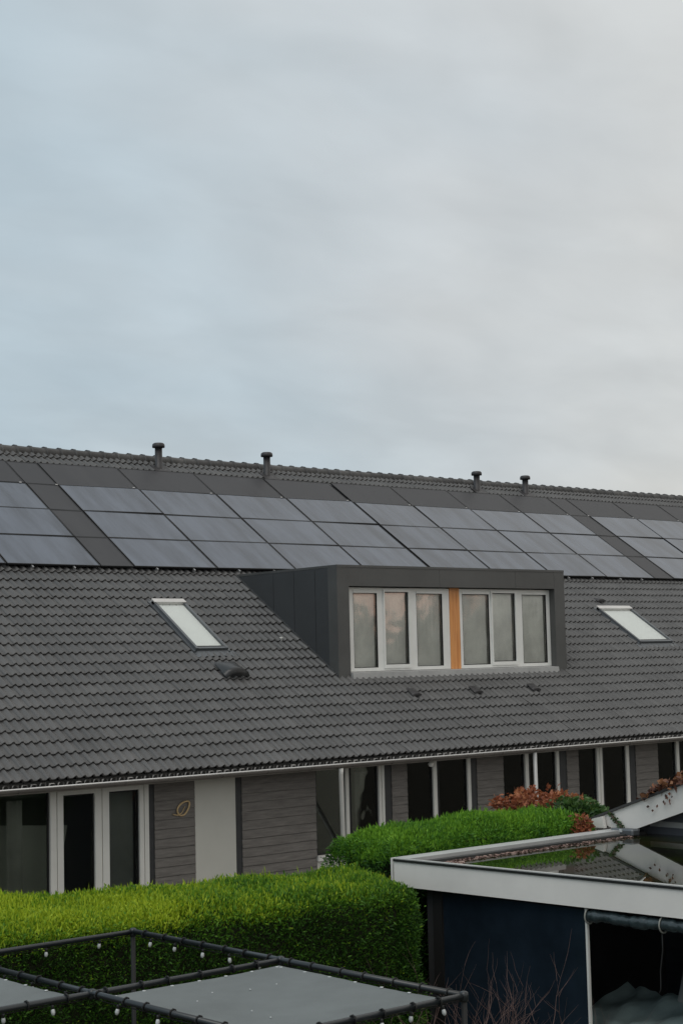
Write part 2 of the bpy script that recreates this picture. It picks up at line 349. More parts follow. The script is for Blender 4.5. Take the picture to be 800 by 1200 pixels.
# tiles: every concrete tile with two rolls, its nose lapping the course below
S0, S1 = 16.50, 27.60; NC = 37; G = (S1 - S0) / NC; TW = 0.300
EY0, EZ0 = slope(0, S0)[1], slope(0, S0)[2]
def tile_field(x0, x1, back=False):
    nt_ = int((x1 - x0) / TW); cols = 13
    u = np.linspace(0, 1, cols)
    ph = (u * 2) % 1.0
    ph[-1] = 0.0
    hump = np.where(ph < 0.52, 0.5 - 0.5 * np.cos(2 * np.pi * ph / 0.52), 0.0) * 0.043 - 0.006 * np.sin(2 * np.pi * np.clip((ph - 0.52) / 0.48, 0, 1) * 0.5)
    Vs = []; Fs = []; Ts = []; base = 0
    jit = rng.normal(0, 1, (NC, nt_, 4)); tn = rng.random((NC, nt_))
    for c in range(NC):
        for k in range(nt_):
            xm = x0 + (k + 0.5) * TW; sm_ = S0 + c * G
            if not back and ((19.96 < xm < 25.92 and 18.70 < sm_ < 22.2) or (17.22 < xm < 17.78 and 19.72 < sm_ < 21.2) or (29.48 < xm < 30.46 and 19.70 < sm_ < 21.18)): continue
            xx = x0 + (k + u) * TW
            j = jit[c, k]
            s_lo = S0 + c * G + j[0] * 0.0022; s_hi = S0 + (c + 1) * G + 0.03
            lift = 0.032 + j[1] * 0.0018 + (u - 0.5) * j[2] * 0.003
            rows = [(s_lo + 0.028, hump - 0.010), (s_lo, hump + lift - 0.004), (s_lo + 0.012, hump + lift), (s_hi, hump + 0.0)]
            for sr, h in rows:
                q = -13.0 + h
                X = xx; Y = sr * ct - q * st; Z = sr * st + q * ct + CZ
                if back: Y = 2 * RY - Y
                Vs.append(np.stack([X, Y, Z], 1)); Ts.append(np.full(cols, tn[c, k]))
            i = np.arange(cols - 1)
            for r_ in range(3):
                a = base + r_ * cols + i; b = a + cols
                Fs.append(np.stack([a, a + 1, b + 1, b], 1))
            base += 4 * cols
    F = np.concatenate(Fs)
    if back: F = F[:, ::-1]
    return np.concatenate(Vs), F, np.concatenate(Ts)
RY = slope(0, S1)[1] + 0.02
V, F, T = tile_field(5.0, 50.0)
roof = np_mesh('roof', V, F, M['tile'], house, T, smooth=False)
# underlay and rear slope (plain, closes the roof volume)
a = slope(HX0, S0 + 0.02, -0.03); b = slope(HX0, S1, -0.03)
us = MB().prism([(HX0, a[1], a[2]), (HX0, RY, b[2] + 0.012), (HX0, RY, b[2] - 0.14), (HX0, a[1] + 0.05, a[2] - 0.10)], (HX1 - HX0, 0, 0))
us.build('roof_underlay', M['bitumen'], house)
MB().prism([(HX0, RY + 0.001, b[2] + 0.02), (HX0, 2 * RY - a[1], a[2]), (HX0, 2 * RY - a[1], a[2] - 0.1), (HX0, RY + 0.001, b[2] - 0.12)], (HX1 - HX0, 0, 0)).build('rear_roof', M['tile'], house)
# ridge caps, one run of overlapping half-round tiles
V = []; F = []; T = []; base = 0; zr = slope(0, S1)[2] - 0.035; pitch = 0.355; n = int((HX1 - HX0) / pitch); seg = 9
for k in range(n):
    x0 = HX0 + k * pitch; t0 = rnd.random(); dz = rnd.gauss(0, 0.001)
    for (x, r) in ((x0, 0.172), (x0 + 0.035, 0.170), (x0 + 0.0355, 0.152), (x0 + pitch + 0.02, 0.140)):
        for j in range(seg):
            a_ = math.pi * j / (seg - 1) * 1.24 - 0.12 * math.pi
            V.append((x, RY + r * 1.15 * math.cos(a_), zr + dz + r * 0.92 * math.sin(a_))); T.append(t0)
    for r_ in range(3):
        for j in range(seg - 1):
            a_ = base + r_ * seg + j; F.append((a_, a_ + seg, a_ + seg + 1, a_ + 1))
    F.append((base + 0, base + 1, base + 7, base + 8)); F.append((base + 1, base + 2, base + 6, base + 7)); F.append((base + 2, base + 3, base + 5, base + 6))
    base += 4 * seg
np_mesh('ridge_tiles', np.array(V), np.array(F), M['ridge'], house, np.array(T))
# row of small pale pieces between the tile noses and the gutter
fv = []; x = 5.03; prof_ = ((0.0, -0.055), (0.012, 0.0), (0.085, 0.0), (0.10, -0.055))
while x < 50:
    hgt = rnd.uniform(-0.022, 0.010); y_ = EY0 - 0.060
    for dx, dz in prof_: fv += [(x + dx, y_ + (0.02 if dz < 0 else 0), EZ0 - 0.020 + dz * 0.9 + hgt), (x + dx, y_ + 0.05, EZ0 - 0.03 + dz)]
    x += TW / 2
nf = len(fv) // 2
MB().add(fv, [(2 * k, 2 * k + 1, 2 * k + 3, 2 * k + 2) for k in range(nf - 1)]).build('eave_pale_row', M['eave_pale'], house)
# gutter: half-round channel with a bright rolled lip
EY, EZ = slope(0, S0)[1], slope(0, S0)[2]
mb = MB(); r = 0.055; cy, cz = EY - 0.075, EZ - 0.080; prof = []
for k in range(11):
    a_ = math.pi + math.pi * k / 10; prof.append((cy + r * math.cos(a_), cz + r * math.sin(a_)))
for k in range(10, -1, -1):
    a_ = math.pi + math.pi * k / 10; prof.append((cy + (r - 0.006) * math.cos(a_), cz + (r - 0.006) * math.sin(a_)))
nP = len(prof)
vv = [(xx, y_, z_) for xx in (HX0, HX1) for y_, z_ in prof]
mb.add(vv, [(i, (i + 1) % nP, (i + 1) % nP + nP, i + nP) for i in range(nP)], True)
gut = mb.build('gutter', M['zinc'], house)
MB().tube([(HX0, cy - r, cz + 0.004), (HX1, cy - r, cz + 0.004)], 0.013, 8).build('rolled_lip', M['lip'], gut)
x = 8.4
while x < 36:
    pts = [(x, cy + (r + 0.006) * math.cos(a_), cz + (r + 0.006) * math.sin(a_)) for a_ in [math.pi + math.pi * k / 8 for k in range(9)]]
    MB().tube(pts, 0.006, 5).build('gutter_bracket', M['zinc'], gut); x += 0.9
ZS = 2.895          # soffit level
FY = 21.42         # facade plane
MB().box(HX0, HX1, EY - 0.005, EY + 0.02, ZS, EZ - 0.075).build('fascia_board', M['soffit'], house)
MB().box(HX0, HX1, EY - 0.005, FY + 0.3, ZS - 0.02, ZS - 0.001).build('soffit', M['soffit'], house)

# walls: rear and end walls, dark rooms behind the glazing
W = MB(); W.box(HX0, HX0 + 0.25, FY + 0.31, 2 * RY - FY, 0, 2.84); W.box(HX1 - 0.25, HX1, FY + 0.31, 2 * RY - FY, 0, 2.84); W.box(HX0, HX1, 2 * RY - FY, 2 * RY - FY + 0.2, 0, 2.84)
M['brick'] = mat('brick', (0.25, 0.13, 0.09), 0.85, var=0.2)
W.build('wall', M['brick'], house)
rm = MB(); rm.box(HX0 + 0.3, HX1 - 0.3, FY + 2.0, FY + 2.1, 0.03, 2.8); rm.box(HX0 + 0.3, HX1 - 0.3, FY + 0.1, FY + 1.99, 0.0, 0.06); rm.box(HX0 + 0.3, HX1 - 0.3, FY + 0.31, FY + 1.99, 2.76, 2.82)
for xp in (6.0, 16.3, 22.0, 26.6, 31.2, 35.8, 40.4, 50.0): rm.box(xp, xp + 0.1, FY + 0.12, FY + 1.98, 0.07, 2.75)
rm.build('room_wall', M['roomwall'], house)

def post(x0, x1, double=False):
    m = MB()
    if x0 > 18.5:
        MB().box(x1 - 0.05, x1, FY - 0.01, FY + 0.06, 0.05, ZS - 0.025).build('dark_reveal', M['dark'], house); x1 -= 0.052
    if double:
        c = (x0 + x1) / 2
        m.box(x0, c - 0.008, FY - 0.045, FY + 0.06, 0.05, ZS - 0.025); m.box(c + 0.008, x1, FY - 0.045, FY + 0.06, 0.05, ZS - 0.025); m.box(c - 0.008, c + 0.008, FY - 0.02, FY + 0.06, 0.05, ZS - 0.025)
    else: m.box(x0, x1, FY - 0.045, FY + 0.06, 0.05, ZS - 0.025)
    return m.build('frame_post', M['white'], house)
def pane(x0, x1, head=False, z0=0.1):
    top = ZS - 0.03
    if head:
        MB().box(x0, x1, FY - 0.035, FY + 0.05, top - 0.09, top).build('head_rail', M['white'], house); top -= 0.09
    w = thing_part('window', house)
    g_ = MB().add([(x0, FY + 0.012, z0), (x1, FY + 0.012, z0), (x1, FY + 0.012, top), (x0, FY + 0.012, top)], [(0, 1, 2, 3)])
    g_.add([(x0, FY + 0.018, z0), (x1, FY + 0.018, z0), (x1, FY + 0.018, top), (x0, FY + 0.018, top)], [(3, 2, 1, 0)])
    gk = MB(); e_ = 0.018
    gk.box(x0, x0 + e_, FY - 0.01, FY + 0.03, z0, top); gk.box(x1 - e_, x1, FY - 0.01, FY + 0.03, z0, top); gk.box(x0 + e_, x1 - e_, FY - 0.01, FY + 0.03, top - e_, top); gk.box(x0 + e_, x1 - e_, FY - 0.01, FY + 0.03, z0, z0 + e_)
    f_ = gk.build('window', M['rubber'], house)
    g_.build('pane', M['glass'], f_)
def thing_part(n, p): return None
def dark(x0, x1): MB().box(x0, x1, FY - 0.01, FY + 0.07, 0.05, ZS - 0.025).build('charcoal_strip', M['dark'], house)
def siding(x0, x1):
    m = MB(); z = 0.10; h = 0.145
    while z < ZS - 0.03:
        zt = min(z + h - 0.006, ZS - 0.025)
        m.prism([(x0, FY - 0.030, z), (x0, FY - 0.018, zt), (x0, FY + 0.05, zt), (x0, FY + 0.05, z)], (x1 - x0, 0, 0))
        if zt < ZS - 0.03: m.box(x0, x1, FY - 0.004, FY + 0.05, zt, z + h)
        z += h
    m.build('siding_panel', M['siding'], house)
def cream(x0, x1):
    MB().box(x0, x1, FY - 0.02, FY + 0.06, 0.05, ZS - 0.025).build('cream_panel', M['cream'], house)

pane(8.9, 12.82); post(8.65, 8.9); siding(6.6, 8.6); pane(4.6, 6.5); post(6.5, 6.6)
post(12.83, 13.05, True); pane(13.05, 13.60, True); post(13.60, 13.85, True); pane(13.85, 14.40, True); post(14.40, 14.57, True)
dark(14.57, 14.69); siding(14.69, 15.455); cream(15.46, 16.26); dark(16.27, 16.39); siding(16.39, 17.945)
pane(17.95, 18.60, z0=1.44); MB().box(17.95, 18.60, FY - 0.06, FY + 0.05, 1.34, 1.43).build('window_sill', M['white'], house)
MB().box(17.95, 18.60, FY - 0.02, FY + 0.05, 0.05, 1.335).build('plinth_panel', M['cream'], house)
post(18.60, 18.72); pane(18.73, 19.35); post(19.36, 19.54, True); dark(19.54, 19.68); siding(19.68, 20.05)
pane(20.05, 20.67); post(20.67, 20.81); pane(20.82, 21.54); post(21.54, 21.67); dark(21.67, 21.80); siding(21.80, 22.50)
for k in range(5):
    d = 4.56 * k
    pane(22.50 + d, 23.07 + d); post(23.08 + d, 23.22 + d); pane(23.23 + d, 23.94 + d); post(23.95 + d, 24.08 + d); dark(24.085 + d, 24.27 + d); siding(24.27 + d, 24.61 + d)
    pane(24.62 + d, 25.13 + d); post(25.14 + d, 25.35 + d, True); pane(25.36 + d, 26.03 + d); post(26.03 + d, 26.17 + d); dark(26.175 + d, 26.35 + d); siding(26.35 + d, 27.055 + d)
MB().box(13.86, 14.37, FY + 0.10, FY + 0.105, 0.2, 2.74).build('roller_blind', M['curtain'], house)
MB().box(22.5, 22.9, FY + 0.2, FY + 0.205, 0.1, 2.74).build('curtain', M['curtain'], house)
MB().box(25.7, 25.95, FY + 0.2, FY + 0.205, 0.1, 2.74).build('curtain', M['curtain'], house)
rc = random.Random(3)
M['netcurtain'] = mat('grey_net_curtain', (0.48, 0.48, 0.45), 0.95, var=0.2, vscale=1.2)
def drape(xa, xb, yy):
    n_ = max(6, int((xb - xa) / 0.03)); V_ = []
    for k in range(n_ + 1):
        xx = xa + (xb - xa) * k / n_; y_ = yy + 0.018 * math.sin(k * 1.3)
        V_ += [(xx, y_, 0.12), (xx, y_, 2.74)]
    MB().add(V_, [(2 * k, 2 * k + 2, 2 * k + 3, 2 * k + 1) for k in range(n_)], True).build('curtain', M['netcurtain'], house)
for xa, xb in ((20.35, 20.67), (20.82, 21.25), (18.95, 19.35), (23.4, 23.94), (24.62, 24.9), (25.6, 26.03), (27.25, 27.63), (9.0, 9.6), (12.2, 12.45)):
    drape(xa, xb, FY + 0.13)
# door furniture
MB().tube([(13.74, FY - 0.05, 1.15), (13.74, FY - 0.09, 1.15), (13.74, FY - 0.09, 1.02), ], 0.011, 6).build('door_handle', M['alu'], house)
# brass leaf ornament on the boarded panel
pts = []
for k in range(25):
    a_ = 2 * math.pi * k / 24; u_ = 0.135 * math.cos(a_); w_ = 0.085 * math.sin(a_) * (1 - 0.25 * math.cos(a_))
    c_, s_ = math.cos(R(40)), math.sin(R(40))
    pts.append((15.225 + u_ * c_ - w_ * s_, FY - 0.045, 2.43 + u_ * s_ + w_ * c_))
lf = MB().tube(pts, 0.015, 6); lf.tube([(15.15, FY - 0.045, 2.33), (15.11, FY - 0.045, 2.325), (15.05, FY - 0.045, 2.335), (15.02, FY - 0.045, 2.35)], 0.009, 6); lf.tube([(15.14, FY - 0.044, 2.33), (15.19, FY - 0.044, 2.36), (15.25, FY - 0.044, 2.45)], 0.007, 6)
lo = lf.build('leaf_ornament', M['brass']); tag(lo, 'brass wire leaf ornament hanging on the grey boarded panel left of the cream panel', 'ornament')
# pale board leaning inside behind the left glazing
bd = MB().prism([(11.9, FY + 0.45, 2.40), (13.42, FY + 0.45, 2.28), (13.14, FY + 0.75, 0.07), (11.75, FY + 0.75, 0.07)], (0, 0.03, 0)).build('leaning_board', M['board']); tag(bd, 'large pale board leaning inside behind the left garden window', 'board')
# downpipes
m = MB(); m.tube([(18.06, cy, cz - 0.07), (18.07, cy + 0.02, cz - 0.16), (18.46, FY - 0.10, 1.69), (18.48, FY - 0.09, 1.5), (18.48, FY - 0.09, 0.05)], 0.04, 12)
dp = m.build('downpipe', M['white'], house); dp['label'] = 'white downpipe slanting back from the gutter to the wall'
m = MB(); m.tube([(22.79, cy, cz - 0.07), (22.80, cy, 0.05)], 0.038, 12); dp = m.build('downpipe', M['capgrey'], house); dp['label'] = 'straight white downpipe below the gutter'
# small wall camera under the gutter
m = MB(); m.lathe((20.35, 21.1, ZS - 0.13), [(0.0, 0.0), (0.035, 0.01), (0.05, 0.05), (0.05, 0.07), (0.03, 0.075), (0.03, 0.11)], 12); m.build('soffit_lamp', M['white'], house)

# dormer ---------------------------------------------------------------
DX0, DX1, DY = 19.814, 26.07, 22.896
dm = MB()
dm.box(DX0 + 0.04, DX1 - 0.04, DY + 0.06, DY + 3.3, 6.28, 6.36)
dm.prism([(DX0, DY - 0.012, 6.385), (DX0, DY + 3.05, 6.36), (DX0, DY + 3.05, 6.405), (DX0, DY - 0.012, 6.43)], (DX1 - DX0, 0, 0))
dormer = dm.build('dormer', M['dormer'], house)
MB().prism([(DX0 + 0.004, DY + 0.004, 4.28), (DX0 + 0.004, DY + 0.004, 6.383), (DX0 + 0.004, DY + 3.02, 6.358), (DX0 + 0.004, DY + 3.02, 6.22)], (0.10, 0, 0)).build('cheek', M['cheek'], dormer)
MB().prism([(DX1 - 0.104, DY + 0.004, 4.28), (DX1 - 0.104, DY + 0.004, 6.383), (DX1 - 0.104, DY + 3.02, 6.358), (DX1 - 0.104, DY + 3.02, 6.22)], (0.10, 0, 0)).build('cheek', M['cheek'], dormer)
for yj in (0.62, 1.24, 1.86):
    MB().box(DX0 + 0.0015, DX0 + 0.0045, DY + yj, DY + yj + 0.008, 4.38 + yj * math.tan(TH), 6.36).build('joint', M['rubber'], dormer)
f = MB(); f.box(DX0, 20.105, DY - 0.006, DY + 0.25, 4.33, 6.384); f.box(25.765, DX1, DY - 0.006, DY + 0.25, 4.33, 6.384)
f.box(20.107, 22.45, DY - 0.004, DY + 0.25, 6.04, 6.382); f.box(22.456, 24.6, DY - 0.004, DY + 0.25, 6.04, 6.382); f.box(24.606, 25.763, DY - 0.004, DY + 0.25, 6.04, 6.382)
f.build('front_cladding', M['dormer'], dormer)
MB().prism([(20.107, DY - 0.075, 4.32), (20.107, DY - 0.06, 4.435), (20.107, DY + 0.2, 4.452), (20.107, DY + 0.2, 4.30), (20.107, DY - 0.05, 4.28)], (5.655, 0, 0)).build('sill', M['sillgrey'], dormer)
# lead apron stepped along the cheek foot and front
m = MB()
for sx, dx in ((DX0 - 0.045, 0.05), (DX1 - 0.005, 0.05)):
    a0 = slope(0, 18.9, 0.0); a1 = slope(0, 22.55, 0.0)
    m.prism([(sx, DY + 0.02, 4.34 + 0.01), (sx, DY + 2.98, 4.34 + 2.96 * math.tan(TH) + 0.01), (sx, DY + 2.98, 4.34 + 2.96 * math.tan(TH) + 0.07), (sx, DY + 0.02, 4.34 + 0.07)], (dx, 0, 0))
m.build('flashing', M['cheek'], dormer)
WY = DY + 0.165
cf_ = MB()
for k in range(3): cf_.box(22.845 + k * 0.092, 22.845 + k * 0.092 + 0.088, WY - 0.03, WY + 0.03, 4.45, 6.035)
cf_.box(22.845, 23.12, WY + 0.0, WY + 0.03, 4.45, 6.035)
cw = cf_.build('timber_panel', M['cedar'], dormer); cw['label'] = 'orange cedar boards between the two dormer windows'
def wins(x0, x1, panes):
    z0, z1 = 4.455, 6.02
    fr = MB(); pn = MB()
    fr.box(x0, x1, WY - 0.02, WY + 0.05, z0, z0 + 0.065); fr.box(x0, x1, WY - 0.02, WY + 0.05, z1 - 0.055, z1)
    edges = [x0]
    for (a_, b_, sash) in panes: edges += [a_, b_]
    edges.append(x1)
    for k in range(0, len(edges), 2): fr.box(edges[k], edges[k + 1], WY - 0.02, WY + 0.05, z0 + 0.065, z1 - 0.055)
    frame = fr.build('window_frame', M['pvc'], dormer)
    ds = MB(); gk = MB(); bl = MB(); gls = MB(); sash_ = MB()
    for (a_, b_, sash) in panes:
        za, zb = z0 + 0.065, z1 - 0.055
        if sash:
            sash_.box(a_ - 0.035, b_ + 0.035, WY - 0.045, WY - 0.021, za - 0.02, za + 0.05); sash_.box(a_ - 0.035, b_ + 0.035, WY - 0.045, WY - 0.021, zb - 0.02, zb + 0.03)
            sash_.box(a_ - 0.035, a_, WY - 0.045, WY - 0.021, za + 0.05, zb - 0.02); sash_.box(b_, b_ + 0.035, WY - 0.045, WY - 0.021, za + 0.05, zb - 0.02)
            za += 0.05; zb -= 0.02
        else:
            sash_.box(a_, b_, WY - 0.03, WY - 0.0, zb - 0.045, zb); zb -= 0.045     # trickle vent
        e_ = 0.012
        gk.box(a_, a_ + e_, WY - 0.018, WY + 0.02, za, zb); gk.box(b_ - e_, b_, WY - 0.018, WY + 0.02, za, zb); gk.box(a_ + e_, b_ - e_, WY - 0.018, WY + 0.02, za, za + e_); gk.box(a_ + e_, b_ - e_, WY - 0.018, WY + 0.02, zb - e_, zb)
        tl = rnd.uniform(-0.004, 0.004) + (-0.012 if sash else 0)
        gls.add([(a_ + e_, WY, za + e_), (b_ - e_, WY, za + e_), (b_ - e_, WY - tl, zb - e_), (a_ + e_, WY - tl, zb - e_)], [(0, 1, 2, 3)])
        # fabric blind hung a little behind the glass, softly rippled
        n_ = 24; top = zb + 0.02; bot = za + rnd.uniform(0.0, 0.02)
        vs = []; x_a = a_ + 0.015; x_b = b_ - 0.020
        for k in range(n_ + 1):
            xx = x_a + (x_b - x_a) * k / n_; yy = WY + 0.05 + 0.006 * math.sin(k * 1.7 + a_) * (0.4)
            vs += [(xx, yy, bot), (xx, yy, top)]
        bl.add(vs, [(2 * k, 2 * k + 2, 2 * k + 3, 2 * k + 1) for k in range(n_)], True)
    sash_.build('sash', M['pvc'], dormer); gk.build('gasket', M['rubber'], dormer); bl.build('blind', M['blind'], dormer); gls.build('pane', M['glass_up'], dormer)
wins(20.20, 22.84, [(20.33, 20.93, False), (21.11, 21.73, True), (21.95, 22.65, False)])
wins(23.125, 25.82, [(23.20, 23.96, False), (24.04, 24.71, True), (24.93, 25.66, False)])
MB().box(20.12, 25.9, WY + 0.6, WY + 0.65, 4.9, 6.25).build('inner_wall', M['roomwall'], dormer)

# skylights ------------------------------------------------------------
def skylight(x0, x1, s0, s1, lab):
    def bx(m, xa, xb, sa, sb, h0, h1):
        P = [slope(x_, s_, h_) for h_ in (h0, h1) for s_ in (sa, sb) for x_ in (xa, xb)]
        m.add(P, [(0, 2, 3, 1), (4, 5, 7, 6), (0, 1, 5, 4), (2, 6, 7, 3), (0, 4, 6, 2), (1, 3, 7, 5)])
    m = MB(); w = 0.055
    bx(m, x0, x0 + w, s0, s1, -0.02, 0.105); bx(m, x1 - w, x1, s0, s1, -0.02, 0.105); bx(m, x0 + w, x1 - w, s0, s0 + w, -0.02, 0.10)
    bx(m, x0 - 0.05, x0, s0 - 0.02, s1 + 0.05, -0.02, 0.055); bx(m, x1, x1 + 0.05, s0 - 0.02, s1 + 0.05, -0.02, 0.055)
    sk = m.build('skylight', M['winframe'], house); sk['label'] = lab
    m = MB(); bx(m, x0, x1, s1 - 0.09, s1 + 0.03, 0.0, 0.125); m.build('top_cover', M['lip'], sk)
    m = MB(); bx(m, x0 + w + 0.004, x1 - w - 0.004, s0 + w, s0 + w + 0.02, 0.05, 0.104); m.build('bottom_bar', M['black'], sk)
    m = MB(); bx(m, x0 + w, x1 - w, s0 + w + 0.025, s1 - 0.09, 0.05, 0.06); m.build('white_shade', M['whiteblind'], sk)
    m = MB(); m.add([slope(x0 + w, s0 + w, 0.085), slope(x1 - w, s0 + w, 0.085), slope(x1 - w, s1 - 0.08, 0.085), slope(x0 + w, s1 - 0.08, 0.085)], [(0, 1, 2, 3)]); m.build('pane', M['glass_sky'], sk)
    m = MB()
    P = []
    n_ = 26
    for k in range(n_ + 1):
        xx = x0 - 0.12 + (x1 - x0 + 0.3) * k / n_; h_ = 0.035 + 0.018 * math.sin(k * 1.9)
        P += [slope(xx, s0 - 0.17, h_), slope(xx, s0 - 0.01, 0.055 if x0 < xx < x1 else h_)]
    m.add(P, [(2 * k, 2 * k + 2, 2 * k + 3, 2 * k + 1) for k in range(n_)], True)
    m.build('apron_flashing', M['winframe'], sk)
M['glass_sky'] = glass('skylight_glass', (0.93, 0.95, 0.95), 0.03, 1.5)
skylight(17.14, 17.85, 19.78, 21.40, 'skylight with white blind left of the dormer')
skylight(29.38, 30.56, 19.76, 21.23, 'wide skylight with white blind right of the dormer')

# roof vents and flues ---------------------------------------------------
def roof_vent(x, s, w, l, h, m_, name, lab):
    mb = MB(); n_ = 8; V = []
    for j in range(5):
        t = j / 4; ss = s + l * t; hh = h * (1 - t) ** 0.8
        for k in range(n_ + 1):
            u_ = k / n_; bul = math.sin(math.pi * u_) ** 0.6
            V.append(slope(x + (u_ - 0.5) * w * (1 + 0.15 * (1 - t)), ss, 0.065 + hh * bul))
    F_ = [(j * (n_ + 1) + k, j * (n_ + 1) + k + 1, (j + 1) * (n_ + 1) + k + 1, (j + 1) * (n_ + 1) + k) for j in range(4) for k in range(n_)]
    V.append(slope(x, s + 0.02, 0.0)); c = len(V) - 1
    F_ += [(k + 1, k, c) for k in range(n_)]
    mb.add(V, F_, True)
    v_ = mb.build(name, m_, house); v_['label'] = lab
    return v_
roof_vent(17.52, 18.93, 0.46, 0.46, 0.15, M['black'], 'tile_vent', 'black hooded vent tile below the left skylight')
for x_ in (21.17, 22.80, 24.44): roof_vent(x_, 18.12, 0.20, 0.24, 0.045, M['flue'], 'tile_vent', 'small grey vent tile in the row below the dormer')
v_ = roof_vent(29.89, 21.55, 0.22, 0.16, 0.06, M['flue'], 'lifted_tile', 'dark lifted tile above the right skylight')
pl = MB().lathe(slope(19.3, 20.09, 0.03), [(0.0, 0), (0.02, 0.0), (0.03, 0.05), (0.04, 0.07), (0.0, 0.075)], 8).build('pipe_outlet', M['white'], house)
for k, (x_, top) in enumerate(((20.69, 9.54), (23.73, 9.53), (30.68, 9.48), (32.53, 9.47))):
    y_ = 29.80; zb = slope(0, 27.05)[2]
    lz = rnd.uniform(-0.008, 0.008)
    fp = MB().lathe((x_, y_, zb - 0.25), [(0.125, 0), (0.12, 0.22), (0.093, 0.30), (0.083, 0.31), (0.081, top - zb + 0.16)], 20).build('flue_pipe', M['flue'], house)
    t_ = top - 0.115
    MB().lathe((x_, y_, t_), [(0.10, 0.0), (0.137, 0.006), (0.140, 0.045), (0.132, 0.085), (0.10, 0.108), (0.02, 0.118)], 20).build('flue_cap', M['flue'], fp)
    m = MB(); P = [slope(x_ + dx, 27.05 + ds, 0.05) for dx, ds in ((-0.22, -0.2), (0.22, -0.2), (0.2, 0.2), (-0.2, 0.2))]; m.prism(P, Vector(slope(0, 0, 0.012)) - Vector(slope(0, 0, 0)))
    m.build('flue_flashing', M['flue'], fp)

# solar panels -----------------------------------------------------------
rows = [(22.612, 23.700), (23.712, 24.775), (24.787, 25.865), (25.885, 26.845)]
rname = ['bottom row', 'second row up', 'third row up', 'top row']
def solar(x0, x1, r_, dark_, lab, grp, hooks):
    s0, s1 = rows[r_]; w = x1 - x0; h = s1 - s0
    off = 0.125 if not (dark_ and r_ < 3) else 0.118
    if r_ == 3: off = 0.110
    root = bpy.data.objects.new('solar_panel', None); col.objects.link(root)
    root.location = slope(x0, s0, off); root.rotation_euler = (TH + rnd.gauss(0, 0.0035), rnd.gauss(0, 0.0035), 0); root['_rot'] = 1
    tag(root, lab, 'solar panel', grp)
    fr = MB(); e_ = 0.018
    fr.box(0, w, 0, e_, -0.035, 0.0); fr.box(0, w, h - e_, h, -0.035, 0.0); fr.box(0, e_, e_, h - e_, -0.035, 0.0); fr.box(w - e_, w, e_, h - e_, -0.035, 0.0)
    k = lambda m_, n_, mt: loc_build(m_, n_, mt, root)
    k(fr, 'frame', M['pframe'])
    c = MB().box(e_, w - e_, e_, h - e_, -0.03, -0.004); k(c, 'glass', M['cellsdark'] if dark_ else M['cells'])
    if hooks:
        for fx in (0.25, 0.7):
            hk = MB().box(w * fx, w * fx + 0.025, -0.07, 0.0, -0.075, -0.02); k(hk, 'mounting_hook', M['alu'])
    if r_ in (2,):
        ck = MB().box(w * 0.93, w * 0.93 + 0.05, h - 0.004, h + 0.018, -0.02, 0.012); k(ck, 'clamp', M['lip'])
    return root
def loc_build(mb, name, m_, root):
    me = bpy.data.meshes.new(name); me.from_pydata(mb.v, [], mb.f); me.materials.append(m_)
    o = bpy.data.objects.new(name, me); col.objects.link(o); o.parent = root; return o
GRP = 'solar panels mounted on the tiled roof'
ordn = ['first', 'second', 'third', 'fourth', 'fifth', 'sixth', 'seventh', 'eighth']
g_ = 0.012
seams_l = [10.75, 12.74, 14.73, 16.70]
seams_m = [17.44, 19.39, 21.39, 23.35, 25.35, 27.29, 29.23, 31.15, 33.00]
seams_r = [33.76, 35.71, 37.70, 39.69, 41.68, 43.67]
for r_ in range(4):
    adj = 'dark' if r_ == 3 else 'blue-grey'
    for i in range(3):
        solar(seams_l[i] + g_, seams_l[i + 1] - g_, r_, r_ == 3, f'{adj} solar panel in the {rname[r_]}, {ordn[2 - i]} left of the left dark strip', GRP, r_ == 0)
    for i in range(8):
        xa, xb = seams_m[i] + g_, seams_m[i + 1] - g_
        if i == 4: xa += 0.03
        if i == 3: xb -= 0.02
        solar(xa, xb, r_, r_ == 3, f'{adj} solar panel in the {rname[r_]}, {ordn[i]} right of the left dark strip', GRP, r_ == 0)
    for i in range(5):
        solar(seams_r[i] + g_, seams_r[i + 1] - g_, r_, r_ == 3, f'{adj} solar panel in the {rname[r_]}, {ordn[i]} right of the right dark strip', GRP, r_ == 0)
    solar(16.70 + g_, 17.44 - g_, r_, True, f'narrow dark filler panel of the left strip, in the {rname[r_]}', 'narrow dark filler panels', False)
    solar(33.00 + g_, 33.76 - g_, r_, True, f'narrow dark filler panel of the right strip, in the {rname[r_]}', 'narrow dark filler panels', False)

# ------------------------------------------------------------------ foliage generators
def sprays(P, N, length, width, up=0.5, spread=0.6, tint=None, folds=False):
    """P (n,3) roots, N (n,3) outward normals -> diamond blades"""
    n = len(P)
    d = N + np.array([0, 0, up]) + rng.normal(0, spread, (n, 3)); d /= np.linalg.norm(d, axis=1, keepdims=True)
    r_ = rng.normal(0, 1, (n, 3)); side = np.cross(d, r_); side /= np.linalg.norm(side, axis=1, keepdims=True)
    Ln = length * rng.uniform(0.5, 1.35, (n, 1)); Wd = width * rng.uniform(0.6, 1.3, (n, 1))
    sag = np.zeros((n, 3)); sag[:, 2:3] = -0.15 * Ln
    V = np.empty((n, 4, 3)); V[:, 0] = P; V[:, 1] = P + d * Ln * 0.45 + side * Wd / 2; V[:, 2] = P + d * Ln + sag * 0.5; V[:, 3] = P + d * Ln * 0.45 - side * Wd / 2
    F = np.arange(4 * n).reshape(n, 4)
    T = np.repeat(tint, 4) if tint is not None else None
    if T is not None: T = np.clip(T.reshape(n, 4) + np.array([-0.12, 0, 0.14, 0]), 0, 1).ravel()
    return V.reshape(-1, 3), F, T
